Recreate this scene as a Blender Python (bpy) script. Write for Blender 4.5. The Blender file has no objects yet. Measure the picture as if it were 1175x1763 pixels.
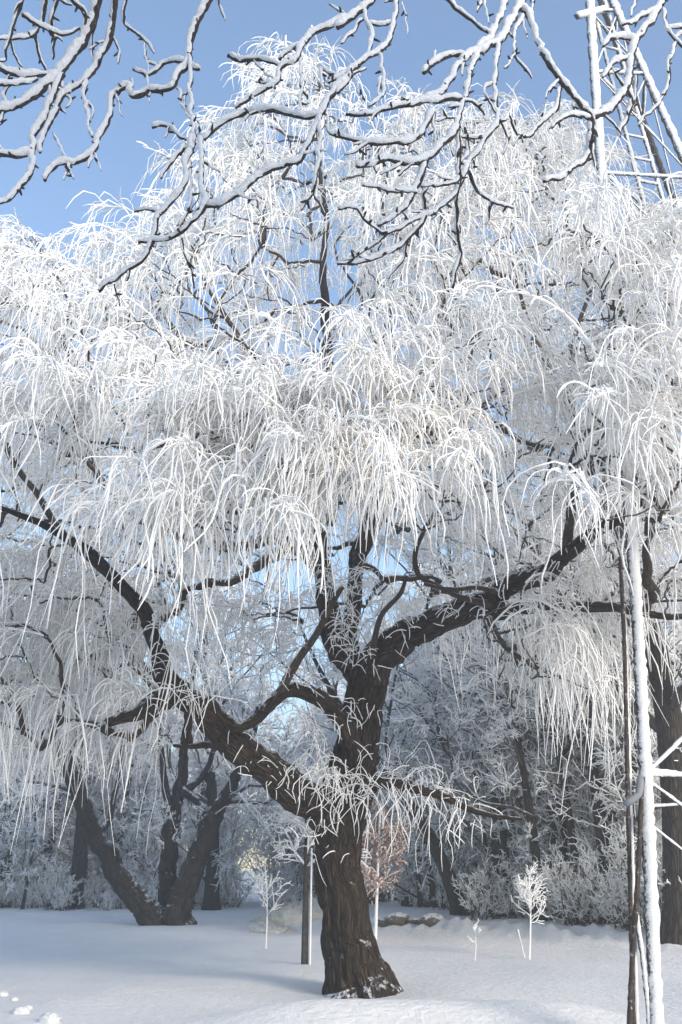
import bpy, math, random
import numpy as np
from mathutils import Vector, Matrix, noise as mnoise
R = math.radians
rng = np.random.default_rng(11)
random.seed(11)
scene = bpy.context.scene
COL = scene.collection

# ------------------------------------------------------------------ camera, sky, sun, exposure
PW, PH = 1175.0, 1763.0
FOV, PITCH, CAMZ = R(55), R(20), 1.6
FPX = PH / 2 / math.tan(FOV / 2)
cam = bpy.data.cameras.new('camera')
cam.sensor_fit = 'VERTICAL'
cam.sensor_height = 24.0
cam.lens = 12.0 / math.tan(FOV / 2)
cam.clip_start = 0.1
cam.clip_end = 6000
camo = bpy.data.objects.new('camera', cam)
COL.objects.link(camo)
camo.location = (0, 0, CAMZ)
camo.rotation_euler = (R(90) + PITCH, 0, 0)
scene.camera = camo

SUN_EL, SUN_AZ = R(22), R(136)          # compass bearing of the sun, clockwise from +Y (the view direction)
w = bpy.data.worlds.new('World')
scene.world = w
w.use_nodes = True
nt = w.node_tree
bg = nt.nodes['Background']
sky = nt.nodes.new('ShaderNodeTexSky')
sky.sky_type = 'NISHITA'
sky.sun_disc = False
sky.sun_elevation = SUN_EL
sky.sun_rotation = SUN_AZ
sky.altitude = 0
sky.air_density = 1.0
sky.dust_density = 0.35
sky.ozone_density = 1.5
nt.links.new(sky.outputs[0], bg.inputs[0])
bg.inputs[1].default_value = 0.15
sl = bpy.data.lights.new('sun', 'SUN')
sl.energy = 2.3
sl.angle = R(20.0)
sl.color = (1.0, 0.90, 0.77)
so = bpy.data.objects.new('sun', sl)
COL.objects.link(so)
sd = Vector((math.sin(SUN_AZ) * math.cos(SUN_EL), math.cos(SUN_AZ) * math.cos(SUN_EL), math.sin(SUN_EL)))
so.rotation_euler = sd.to_track_quat('Z', 'Y').to_euler()
so.location = (0, -20, 30)
vs = scene.view_settings
vs.view_transform = 'Standard'
vs.look = 'None'
vs.exposure = 1.15
vs.gamma = 1.0
vs.use_curve_mapping = False
scene.cycles.max_bounces = 14
scene.cycles.diffuse_bounces = 14
scene.cycles.transmission_bounces = 4
scene.cycles.use_denoising = True

# ------------------------------------------------------------------ pixel helpers
cp, sp_ = math.cos(PITCH), math.sin(PITCH)
def P(px, py, d):
    """point seen at photo pixel (px, py) lying d metres ahead of the camera"""
    u = (px - PW / 2) / FPX
    v = (PH / 2 - py) / FPX
    ry, rz = cp - v * sp_, sp_ + v * cp
    k = d / ry
    return np.array([u * k, d, CAMZ + rz * k])
def proj(p):
    p = np.asarray(p, float)
    y, z = p[..., 1], p[..., 2] - CAMZ
    dep = np.maximum(y * cp + z * sp_, 0.05)
    return PW / 2 + FPX * p[..., 0] / dep, PH / 2 - FPX * (z * cp - y * sp_) / dep

# ------------------------------------------------------------------ ground height
GX = None
def ground(x, y):
    x = np.asarray(x, float); y = np.asarray(y, float)
    z = 0.012 * np.clip(y - 15, 0, 26)
    z = z - 0.004 * np.clip(y - 45, 0, 200)
    # long low drift in front of the willow
    my = 12.35 + 0.10 * (x - 0.5)
    z = z + 0.23 * np.exp(-((y - my) / 0.75) ** 2) * (1 / (1 + np.exp(-(x + 1.25) * 3.2))) * (1 / (1 + np.exp((x - 3.0) * 4)))
    # ploughed bank along the right-hand wood
    by = 27.5 - 1.15 * x
    t = (x * 1.15 + y - 27.5) / 1.52
    z = z + 0.36 / (1 + np.exp(-t * 1.6)) * (1 / (1 + np.exp(-(x + 1) * 1.2))) * np.exp(-np.clip(t - 4, 0, 99) / 6)
    z = z + 0.10 * np.exp(-((t - 0.4) / 0.6) ** 2) * (1 / (1 + np.exp(-(x - 0.5) * 2))) * (1 + 0.8 * np.sin(x * 5.1) * np.sin(x * 2.3 + 1) + .6 * np.sin(x * 7.7 + y * 3) + .5 * np.sin(x * 13.1 - y * 6.1))
    # soft undulation
    z = z + 0.035 * np.sin(x * .55 + .8) * np.sin(y * .42 + x * .13) + 0.02 * np.sin(x * 1.3 - y * .9) + .009 * np.sin(2.9 * x + 1.7 * y) * np.sin(2.1 * y - x)
    # wind scour round the willow base
    r2 = (x - 0.15) ** 2 + (y - 15.4) ** 2
    z = z - 0.05 * np.exp(-r2 / 0.9)
    return z

# ------------------------------------------------------------------ mesh helpers
def mesh_from(name, V, Q, attr=None, tris=None, flat=False):
    me = bpy.data.meshes.new(name)
    V = np.ascontiguousarray(V, np.float32).reshape(-1, 3)
    Q = np.asarray(Q, np.int32).reshape(-1, 4)
    nl = Q.size; nf = len(Q)
    starts = np.arange(0, nl, 4, dtype=np.int32)
    idx = Q.ravel()
    if tris is not None and len(tris):
        T = np.asarray(tris, np.int32).reshape(-1, 3)
        starts = np.concatenate([starts, nl + np.arange(0, T.size, 3, dtype=np.int32)])
        idx = np.concatenate([idx, T.ravel()])
        nl += T.size; nf += len(T)
    me.vertices.add(len(V)); me.vertices.foreach_set('co', V.ravel())
    me.loops.add(nl); me.loops.foreach_set('vertex_index', idx.astype(np.int32))
    me.polygons.add(nf); me.polygons.foreach_set('loop_start', starts.astype(np.int32))
    if attr is not None:
        a = me.attributes.new('bco', 'FLOAT_VECTOR', 'POINT')
        a.data.foreach_set('vector', np.ascontiguousarray(attr, np.float32).ravel())
    me.update(calc_edges=True)
    me.validate()
    if flat: me.shade_flat()
    else: me.shade_smooth()
    return me

class MB:
    def __init__(s): s.V = []; s.Q = []; s.A = []; s.T = []; s.n = 0
    def add(s, V, Q, A=None, T=None):
        V = np.asarray(V, float).reshape(-1, 3)
        s.V.append(V); s.Q.append(np.asarray(Q, np.int64).reshape(-1, 4) + s.n)
        if T is not None: s.T.append(np.asarray(T, np.int64).reshape(-1, 3) + s.n)
        s.A.append(V if A is None else np.asarray(A).reshape(-1, 3))
        s.n += len(V)
    def mesh(s, name, flat=False):
        return mesh_from(name, np.concatenate(s.V), np.concatenate(s.Q), np.concatenate(s.A), np.concatenate(s.T) if s.T else None, flat)
    def obj(s, name, mat, parent=None, kind=None, flat=False):
        return link(name, s.mesh(name, flat), mat, parent, kind)

def link(name, me, mat, parent=None, kind=None):
    if mat is not None and not me.materials: me.materials.append(mat)
    o = bpy.data.objects.new(name, me)
    COL.objects.link(o)
    if parent is not None:
        o.parent = parent
        o.matrix_parent_inverse = Matrix.Translation(-Vector(parent.location)) if parent.rotation_euler.z == 0 else Matrix()
    if kind: o['kind'] = kind
    return o
def empty(name, loc):
    o = bpy.data.objects.new(name, None)
    o.empty_display_size = .2
    COL.objects.link(o)
    o.location = tuple(float(c) for c in loc)
    return o
def tag(o, label=None, cat=None, group=None, kind=None):
    if label: o['label'] = label
    if cat: o['category'] = cat
    if group: o['group'] = group
    if kind: o['kind'] = kind
    return o

def nrm(a): return a / np.maximum(np.linalg.norm(a, axis=-1, keepdims=True), 1e-9)

def smooth(pts, n):
    """Catmull-Rom resample of a (K, D) polyline to n points"""
    p = np.asarray(pts, float)
    if len(p) == 2:
        t = np.linspace(0, 1, n)[:, None]
        return p[0] * (1 - t) + p[1] * t
    seg = np.linalg.norm(np.diff(p[:, :3], axis=0), axis=1) ** .5 + 1e-6
    T = np.concatenate([[0], np.cumsum(seg)])
    m = np.gradient(p, T, axis=0)
    s = np.linspace(0, T[-1], n)
    i = np.clip(np.searchsorted(T, s, side='right') - 1, 0, len(seg) - 1)
    h = seg[i][:, None]; u = ((s - T[i])[:, None]) / h
    return ((2 * u ** 3 - 3 * u ** 2 + 1) * p[i] + (u ** 3 - 2 * u ** 2 + u) * h * m[i]
            + (-2 * u ** 3 + 3 * u ** 2) * p[i + 1] + (u ** 3 - u ** 2) * h * m[i + 1])

def tubes(mb, C, Rd, S=4, side=None, twist=0.0, cap=True):
    """C (M,N,3) centre lines, Rd (M,N) radii -> tubes of S sides"""
    C = np.asarray(C, float); Rd = np.asarray(Rd, float)
    if C.ndim == 2: C = C[None]; Rd = Rd[None]
    M, N, _ = C.shape
    if M == 0: return
    T = nrm(np.gradient(C, axis=1))
    ch = C[:, -1] - C[:, 0]
    if side is None:
        zz = np.tile([0, 0, 1.0], (M, 1))
        side = np.cross(ch, zz)
        bad = np.linalg.norm(side, axis=1) < 0.35 * np.linalg.norm(ch, axis=1) + 1e-9
        side[bad] = np.array([0.97, 0.24, 0.0])
    side = nrm(side)
    sd_ = np.repeat(side[:, None], N, 1)
    b = nrm(sd_ - (sd_ * T).sum(-1, keepdims=True) * T)
    n = np.cross(T, b)
    ang = np.linspace(0, 2 * np.pi, S, endpoint=False) + twist
    off = b[:, :, None] * np.cos(ang)[None, None, :, None] + n[:, :, None] * np.sin(ang)[None, None, :, None]
    V = C[:, :, None] + off * Rd[:, :, None, None]
    sl_ = np.concatenate([np.zeros((M, 1)), np.cumsum(np.linalg.norm(np.diff(C, axis=1), axis=2), 1)], 1)
    A = np.empty((M, N, S, 3))
    r0 = Rd.max(1)[:, None, None]
    A[..., 0] = np.cos(ang) * r0; A[..., 1] = np.sin(ang) * r0; A[..., 2] = sl_[:, :, None]
    A += rng.random((M, 1, 1, 1)) * 37.0
    base = (np.arange(M) * N * S)[:, None, None]
    i = (np.arange(N - 1) * S)[None, :, None]
    j = np.arange(S)[None, None, :]
    a_ = base + i + j; b_ = base + i + (j + 1) % S
    Q = np.stack([a_, b_, b_ + S, a_ + S], -1).reshape(-1, 4)
    Tt = None
    if cap and S == 4:
        e = (np.arange(M) * N * S)[:, None]
        Q = np.concatenate([Q, e + np.array([[3, 2, 1, 0]]), e + (N - 1) * S + np.array([[0, 1, 2, 3]])])
    elif cap and S > 4:
        tr = []
        for k in range(1, S - 1):
            tr.append([(N - 1) * S, (N - 1) * S + k, (N - 1) * S + k + 1])
            tr.append([0, k + 1, k])
        Tt = ((np.arange(M) * N * S)[:, None, None] + np.array(tr)[None]).reshape(-1, 3)
    mb.add(V, Q, A, Tt)

def bar(mb, a, b, r, S=4, n=2, twist=math.pi / 4):
    t = np.linspace(0, 1, n)[:, None]
    tubes(mb, np.asarray(a) * (1 - t) + np.asarray(b) * t, np.full(n, r), S, twist=twist)

def n3(p, s=1.0):
    return mnoise.noise(Vector(p) * s)

# ------------------------------------------------------------------ materials
def new_mat(name):
    m = bpy.data.materials.new(name); m.use_nodes = True
    nt = m.node_tree; b = nt.nodes['Principled BSDF']
    b.inputs['Specular IOR Level'].default_value = 0.25
    return m, nt, b
def N_(nt, t, **k):
    n = nt.nodes.new(t)
    for a, v in k.items(): setattr(n, a, v)
    return n
def noise_node(nt, vec, scale, detail=4, rough=.6):
    n = N_(nt, 'ShaderNodeTexNoise')
    n.inputs['Scale'].default_value = scale; n.inputs['Detail'].default_value = detail; n.inputs['Roughness'].default_value = rough
    if vec is not None: nt.links.new(vec, n.inputs['Vector'])
    return n.outputs[0]
def ramp(nt, fac, stops):
    r = N_(nt, 'ShaderNodeValToRGB')
    e = r.color_ramp.elements
    while len(e) < len(stops): e.new(.5)
    for i, (p, c) in enumerate(stops):
        e[i].position = p; e[i].color = (*c, 1) if len(c) == 3 else c
    nt.links.new(fac, r.inputs[0])
    return r.outputs[0]
def mathn(nt, op, a, b=None, clamp=False):
    m = N_(nt, 'ShaderNodeMath', operation=op, use_clamp=clamp)
    for i, v in enumerate((a, b)):
        if v is None: continue
        if isinstance(v, (int, float)): m.inputs[i].default_value = v
        else: nt.links.new(v, m.inputs[i])
    return m.outputs[0]
def mix(nt, fac, a, b):
    m = N_(nt, 'ShaderNodeMix', data_type='RGBA')
    nt.links.new(fac, m.inputs[0])
    for s, v in ((6, a), (7, b)):
        if isinstance(v, tuple): m.inputs[s].default_value = (*v, 1)
        else: nt.links.new(v, m.inputs[s])
    return m.outputs[2]
def bump(nt, b, h, strength, dist):
    n = N_(nt, 'ShaderNodeBump')
    n.inputs['Strength'].default_value = strength; n.inputs['Distance'].default_value = dist
    nt.links.new(h, n.inputs['Height']); nt.links.new(n.outputs[0], b.inputs['Normal'])

def snow_mat(name, tint=(.89, .875, .855), fine=60):
    m, nt, b = new_mat(name)
    tc = N_(nt, 'ShaderNodeTexCoord').outputs['Object']
    big = noise_node(nt, tc, 1.1, 4); f = noise_node(nt, tc, fine, 5, .7)
    c = ramp(nt, big, [(.3, tuple(x * .94 for x in tint)), (.7, tint)])
    nt.links.new(c, b.inputs['Base Color'])
    b.inputs['Roughness'].default_value = .75
    h = mathn(nt, 'ADD', mathn(nt, 'MULTIPLY', f, .25), noise_node(nt, tc, fine * .12, 5))
    bump(nt, b, h, .8, .06)
    return m

def frost_mat(name, frost=(.80, .80, .80), twig=(.26, .19, .14), amount=.62, scale=26.0):
    """hoar-frosted twig: white crystals with the twig showing through here and there, mostly below"""
    m, nt, b = new_mat(name)
    tc = N_(nt, 'ShaderNodeTexCoord').outputs['Object']
    g = N_(nt, 'ShaderNodeNewGeometry')
    sx = N_(nt, 'ShaderNodeSeparateXYZ'); nt.links.new(g.outputs['Normal'], sx.inputs[0])
    nz = noise_node(nt, tc, scale, 3, .7)
    big = noise_node(nt, tc, 1.3, 2)
    v = mathn(nt, 'ADD', mathn(nt, 'MULTIPLY', sx.outputs[2], .30), mathn(nt, 'ADD', nz, mathn(nt, 'MULTIPLY', big, .25)))
    fac = ramp(nt, v, [(1 - amount - .14, (0, 0, 0)), (1 - amount + .10, (1, 1, 1))])
    c = mix(nt, fac, twig, frost)
    nt.links.new(c, b.inputs['Base Color'])
    b.inputs['Roughness'].default_value = .8
    return m

def bark_mat(name, dark=(.013, .0095, .007), light=(.075, .053, .038), frost=(.72, .73, .75), snow=.5, stretch=.26, scale=20.0, bmp=.9):
    """ridged bark in straightened limb coordinates, frost lodged on upward faces"""
    m, nt, b = new_mat(name)
    at = N_(nt, 'ShaderNodeAttribute', attribute_name='bco').outputs['Vector']
    mp = N_(nt, 'ShaderNodeMapping'); mp.inputs['Scale'].default_value = (1, 1, stretch)
    nt.links.new(at, mp.inputs[0])
    vo = N_(nt, 'ShaderNodeTexVoronoi', feature='DISTANCE_TO_EDGE'); vo.inputs['Scale'].default_value = scale
    wv = noise_node(nt, mp.outputs[0], scale * .7, 4)
    va = N_(nt, 'ShaderNodeMix', data_type='RGBA'); va.inputs[0].default_value = .12
    nt.links.new(mp.outputs[0], va.inputs[6])
    nw = N_(nt, 'ShaderNodeTexNoise'); nw.inputs['Scale'].default_value = scale * .5; nt.links.new(mp.outputs[0], nw.inputs['Vector'])
    nt.links.new(nw.outputs[1], va.inputs[7])
    nt.links.new(va.outputs[2], vo.inputs['Vector'])
    edge = mathn(nt, 'MULTIPLY', vo.outputs['Distance'], 2.2, True)
    fine = noise_node(nt, at, 90, 4, .7)
    h = mathn(nt, 'ADD', edge, mathn(nt, 'ADD', mathn(nt, 'MULTIPLY', wv, .7), mathn(nt, 'MULTIPLY', fine, .2)))
    c = ramp(nt, h, [(.42, dark), (1.0, light)])
    tc = N_(nt, 'ShaderNodeTexCoord').outputs['Object']
    g = N_(nt, 'ShaderNodeNewGeometry')
    sx = N_(nt, 'ShaderNodeSeparateXYZ'); nt.links.new(g.outputs['Normal'], sx.inputs[0])
    nz = noise_node(nt, tc, 9, 5, .75)
    v = mathn(nt, 'ADD', mathn(nt, 'MULTIPLY', sx.outputs[2], .42), nz)
    fac = ramp(nt, v, [(.60 + .30 * (1 - snow), (0, 0, 0)), (.72 + .30 * (1 - snow), (1, 1, 1))])
    sp2 = ramp(nt, noise_node(nt, at, 34, 3, .8), [(.69, (0, 0, 0)), (.75, (.75, .75, .75))])
    fac2 = mathn(nt, 'MAXIMUM', fac, sp2, True)
    nt.links.new(mix(nt, fac2, c, frost), b.inputs['Base Color'])
    b.inputs['Roughness'].default_value = .9
    bump(nt, b, h, bmp, .03)
    return m

M_snow = snow_mat('snow')
M_capsnow = snow_mat('shaded_branch_snow', (.74, .75, .77), 90)  # shade on the overhead snow put into this greyer colour
M_twig = frost_mat('willow_frost', (.935, .92, .895), (.36, .28, .22), .82)
M_twig2 = frost_mat('wood_frost', (.94, .935, .925), (.40, .36, .33), .95, 16)
M_shrub = frost_mat('shrub_frost', (.92, .91, .885), (.34, .28, .21), .84, 18)
M_bare = frost_mat('bare_twig', (.86, .84, .81), (.22, .155, .105), .50, 22)
M_bark = bark_mat('willow_bark', snow=.42)
M_branch = bark_mat('branch_bark', (.05, .037, .027), (.15, .11, .08), snow=.66, scale=40)
M_wbranch = bark_mat('frosted_branch_bark', (.06, .05, .04), (.22, .19, .165), frost=(.88, .87, .86), snow=1.15, scale=40)
M_wood = bark_mat('woodland_bark', (.018, .015, .012), (.08, .066, .054), snow=.52, scale=14)
M_wlimb = bark_mat('frosted_limb_bark', (.04, .033, .028), (.14, .12, .10), frost=(.86, .86, .85), snow=1.0, scale=24)
M_over = bark_mat('overhead_bark', (.035, .029, .025), (.12, .10, .085), snow=.45, scale=60)

# ------------------------------------------------------------------ ground sheet
def axis(lo, hi, dlo, dhi, fine, grow=1.13):
    a = list(np.arange(dlo, dhi, fine)); s = fine; x = dhi
    while x < hi: a.append(x); s *= grow; x += s
    a.append(hi); s = fine; x = dlo - fine; pre = []
    while x > lo: pre.append(x); s *= grow; x -= s
    pre.append(lo)
    return np.array(pre[::-1] + a)
gx = axis(-2500, 2500, -11, 11, .16); gy = axis(-300, 4000, 10.8, 31, .15)
X, Y = np.meshgrid(gx, gy)
Z = ground(X, Y)
k = (np.abs(X) < 13) & (Y > 9) & (Y < 36)
Z = Z + np.where(k, .006 * np.sin(X * 9.1 + 3 * np.sin(Y * 2.3)) * np.sin(Y * 6.7 + 2 * np.sin(X * 3.1)), 0)
nx, ny = len(gx), len(gy)
q = (np.arange(ny - 1)[:, None] * nx + np.arange(nx - 1)[None]).ravel()
g_ = link('snow_ground', mesh_from('snow_ground', np.stack([X, Y, Z], -1), np.stack([q, q + 1, q + nx + 1, q + nx], -1)), M_snow)
tag(g_, kind='structure')

# ------------------------------------------------------------------ the willow
D0 = 15.4
def G(px, py_hint, d):
    p = P(px, py_hint, d); p[2] = float(ground(p[0], p[1])); return p
WB = G(612, 1708, D0)
willow = tag(empty('willow_tree', WB), 'huge frost-covered weeping willow with dark forked trunk and hanging white twigs', 'tree')

def limb_pts(tr):
    """trace rows: px, py, d, width in px -> (K,4): xyz + radius"""
    out = []
    for px, py, d, wd in tr:
        p = P(px, py, d)
        dep = p[1] * cp + (p[2] - CAMZ) * sp_
        out.append([*p, wd * .5 * dep / FPX])
    return np.array(out)

def limb(tr, name, mat, parent, n=None, S=16, rough=.06, ridge=0.0, flare=0.0):
    a = limb_pts(tr)
    L = np.linalg.norm(np.diff(a[:, :3], axis=0), axis=1).sum()
    n = n or max(10, int(L / .07))
    s = smooth(a, n)
    C, r = s[:, :3], np.maximum(s[:, 3], .004)
    C = C + np.array([[n3((c[0] * 2.2, c[1] * 2.2, c[2] * 2.2 + 7 + i)) for i in range(3)] for c in C]) * np.minimum(r, .12)[:, None] * .55
    mb = MB(); tubes(mb, C, r, S)
    V = mb.V[0].reshape(n, S, 3); ctr = C[:, None]
    A = mb.A[0].reshape(n, S, 3)
    for i in range(n):
        for j in range(S):
            d_ = V[i, j] - C[i]
            a3 = A[i, j]
            f = 1 + rough * 2.2 * n3(a3, 3.0 / max(r[i] * 6, .3)) + rough * 1.2 * n3(a3, 9)
            if ridge:
                f += ridge * (abs(n3((a3[0] * 9, a3[1] * 9, a3[2] * 1.7))) * 2 - .35) + ridge * .5 * n3((a3[0] * 22, a3[1] * 22, a3[2] * 4))
            if flare:
                th = 2 * math.pi * j / S
                f += flare * math.exp(-max(0, C[i][2] - C[0][2] - .15) / .28) * (math.cos(5 * th + .7) + .6 * math.cos(3 * th + 2))
            V[i, j] = C[i] + d_ * f
    mb.V[0] = V.reshape(-1, 3)
    o = mb.obj(name, mat, parent)
    return C, r, o

trunkC, trunkR, _ = limb([(619, 1726, D0, 150), (617, 1708, D0, 120), (613, 1690, D0, 106), (608, 1668, D0, 96), (603, 1640, D0, 88), (596, 1590, D0, 80), (588, 1530, D0, 75), (581, 1470, D0, 74),
      (586, 1415, D0, 80), (601, 1350, D0, 80), (612, 1290, D0, 72), (626, 1225, D0, 62), (637, 1170, D0, 62), (643, 1140, D0, 58)],
      'trunk', M_bark, willow, n=190, S=72, rough=.035, ridge=.17, flare=.11)
LIMBS = [
    # left limb and its risers
    [(585, 1440, 15.4, 56), (545, 1395, 15.25, 62), (500, 1358, 15.0, 60), (440, 1308, 14.7, 56), (392, 1268, 14.4, 54), (352, 1225, 14.1, 47), (312, 1195, 13.9, 42), (285, 1165, 13.7, 36), (272, 1110, 13.5, 26), (248, 1050, 13.2, 24), (205, 1003, 12.9, 21), (150, 950, 12.6, 18), (92, 912, 12.3, 13), (20, 880, 12, 9), (-60, 860, 11.8, 5)],
    [(310, 1190, 13.9, 36), (270, 1208, 13.6, 34), (230, 1228, 13.3, 24), (186, 1246, 13.1, 15)],
    # middle crossing limb
    [(607, 1310, 15.2, 40), (602, 1262, 14.9, 34), (575, 1222, 14.7, 30), (540, 1198, 14.5, 28), (505, 1188, 14.3, 26), (478, 1205, 14.1, 22), (440, 1238, 13.9, 18), (398, 1256, 13.8, 14)],
    [(480, 1200, 14.1, 16), (510, 1140, 14.2, 14), (545, 1090, 14.3, 12), (590, 1010, 14.2, 9)],
    # right great limb, upper and lower fork
    [(636, 1185, 15.4, 58), (652, 1135, 15.3, 60), (690, 1100, 15.1, 56), (745, 1074, 14.8, 48), (800, 1053, 14.6, 46), (838, 1038, 14.4, 42), (868, 1010, 14.2, 36), (905, 995, 14.0, 33), (945, 985, 13.8, 31), (975, 955, 13.6, 26), (1030, 912, 13.3, 22), (1085, 880, 13.0, 18), (1140, 825, 12.8, 14), (1210, 770, 12.6, 10)],
    [(815, 1052, 14.5, 30), (860, 1053, 14.3, 26), (910, 1048, 14.1, 23), (960, 1043, 13.9, 21), (1020, 1045, 13.7, 19), (1080, 1050, 13.5, 16), (1150, 1062, 13.3, 12), (1230, 1060, 13.2, 8)],
    [(842, 1060, 14.3, 12), (862, 1105, 14.1, 11), (905, 1138, 13.9, 9), (965, 1166, 13.7, 6)],
    # uprights in the middle
    [(632, 1195, 15.5, 44), (606, 1150, 15.6, 42), (583, 1110, 15.7, 40), (566, 1050, 15.8, 36), (556, 985, 16.0, 32), (545, 915, 16.1, 28), (548, 830, 16.2, 24), (556, 740, 16.3, 20), (566, 640, 16.3, 17), (560, 540, 16.4, 15), (557, 460, 16.4, 12), (562, 380, 16.5, 9), (552, 300, 16.5, 7), (548, 200, 16.5, 5), (556, 110, 16.5, 2.5)],
    [(615, 1160, 15.6, 34), (603, 1100, 15.8, 30), (606, 1040, 16.0, 27), (612, 985, 16.3, 25), (622, 930, 16.6, 22), (650, 850, 17.0, 18), (690, 740, 17.3, 15), (735, 620, 17.5, 12), (770, 500, 17.6, 9), (790, 380, 17.7, 6), (800, 280, 17.7, 4)],
    # left upper limbs
    [(556, 985, 15.9, 22), (500, 945, 15.2, 21), (440, 975, 14.6, 18), (400, 1000, 14.2, 14), (360, 1005, 13.9, 9)],
    [(548, 960, 16.0, 24), (470, 930, 15.6, 22), (380, 940, 15.0, 20), (298, 917, 14.6, 17), (240, 888, 14.3, 15), (190, 846, 14.1, 13), (150, 780, 13.9, 10), (120, 690, 13.7, 8), (118, 610, 13.6, 6), (70, 540, 13.6, 4)],
    [(60, 846, 12.6, 10), (30, 808, 12.5, 11), (8, 765, 12.4, 12), (-10, 720, 12.4, 9), (-40, 640, 12.4, 6)],
    [(200, 1003, 12.95, 12), (120, 930, 12.7, 12), (60, 846, 12.6, 11)],
    [(554, 800, 16.2, 18), (500, 700, 15.6, 15), (462, 632, 15.1, 14), (425, 598, 14.8, 11), (396, 556, 14.6, 9), (360, 500, 14.5, 6), (330, 420, 14.5, 4)],
    [(566, 900, 16.0, 20), (600, 800, 14.8, 17), (580, 740, 13.8, 14), (520, 720, 12.9, 10), (440, 740, 12.2, 7), (380, 800, 11.8, 4)],
    [(612, 985, 16.2, 18), (660, 880, 15.0, 16), (690, 800, 13.9, 13), (700, 740, 12.9, 9), (690, 700, 12.2, 6)],
    # right uppers
    [(975, 955, 13.6, 18), (985, 860, 13.7, 16), (1000, 790, 13.8, 15), (990, 722, 13.9, 14), (962, 660, 14.0, 12), (932, 608, 14.0, 10), (905, 540, 14.1, 7), (880, 440, 14.1, 4)],
    [(978, 690, 13.95, 10), (985, 610, 14.0, 9), (1010, 520, 14.1, 7), (1060, 430, 14.2, 5), (1100, 380, 14.2, 3)],
    [(690, 740, 17.2, 12), (760, 690, 16.4, 12), (840, 720, 15.6, 12), (905, 762, 15.1, 9), (950, 770, 14.8, 6)],
    [(1085, 880, 13.0, 12), (1100, 780, 13.2, 11), (1120, 690, 13.3, 9), (1130, 600, 13.4, 7), (1150, 500, 13.4, 5), (1160, 400, 13.4, 3)],
    [(650, 850, 17.0, 14), (720, 800, 18.2, 12), (830, 700, 19.2, 10), (930, 560, 19.8, 7), (970, 420, 20, 4)],
    [(548, 870, 16.2, 16), (480, 790, 17.6, 13), (380, 660, 18.8, 11), (280, 540, 19.5, 8), (220, 440, 19.8, 4)],
    # low right limb
    [(606, 1395, 15.3, 30), (628, 1366, 15.1, 26), (655, 1350, 14.95, 23), (700, 1355, 14.8, 20), (755, 1366, 14.7, 16), (800, 1390, 14.6, 12), (850, 1404, 14.5, 8), (900, 1410, 14.4, 5)],
    # curly spurs on the right limb
    [(850, 1040, 14.3, 16), (800, 1030, 14.0, 10), (760, 1012, 13.9, 9), (722, 990, 13.8, 9), (716, 955, 13.8, 9), (730, 915, 13.8, 7)],
    [(860, 1020, 14.1, 12), (820, 1012, 13.9, 8), (776, 1015, 13.8, 8), (730, 1005, 13.8, 6)],
    [(640, 1150, 15.2, 12), (655, 1060, 14.6, 9), (690, 1020, 14.3, 8), (700, 990, 14.2, 6)],
]
NODES = [trunkC[i] for i in range(110, len(trunkC), 6)]
NPATH = [-1] * len(NODES)
for tr in LIMBS:
    C, r, _ = limb(tr, 'limb', M_bark if tr[0][3] > 24 else M_branch, willow, S=24 if tr[0][3] > 40 else 12, rough=.07, ridge=.08 if tr[0][3] > 40 else 0)
    st = 4
    for i in range(len(C) // 4, len(C), st):
        NODES.append(C[i]); NPATH.append(-1)

def interp(tab): 
    xs, ys = zip(*tab)
    return lambda x: np.interp(x, xs, ys)
skyline = interp([(-200, 430), (0, 410), (50, 385), (100, 465), (130, 490), (170, 445), (230, 430), (300, 385), (345, 320), (430, 210), (480, 140), (540, 100), (575, 100), (605, 150), (640, 205), (720, 205), (800, 190), (900, 195), (960, 235), (1000, 310), (1030, 385), (1080, 360), (1130, 335), (1400, 350)])
rootlow = interp([(-200, 1200), (0, 1230), (200, 1180), (300, 1080), (380, 960), (470, 900), (560, 860), (700, 880), (850, 930), (1000, 1000), (1175, 1040), (1400, 1040)])
striplow = interp([(-200, 1480), (0, 1490), (120, 1480), (240, 1430), (330, 1290), (400, 1190), (470, 1130), (530, 1050), (600, 960), (700, 985), (800, 1060), (900, 1190), (1000, 1330), (1080, 1370), (1175, 1330), (1400, 1330)])

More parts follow.
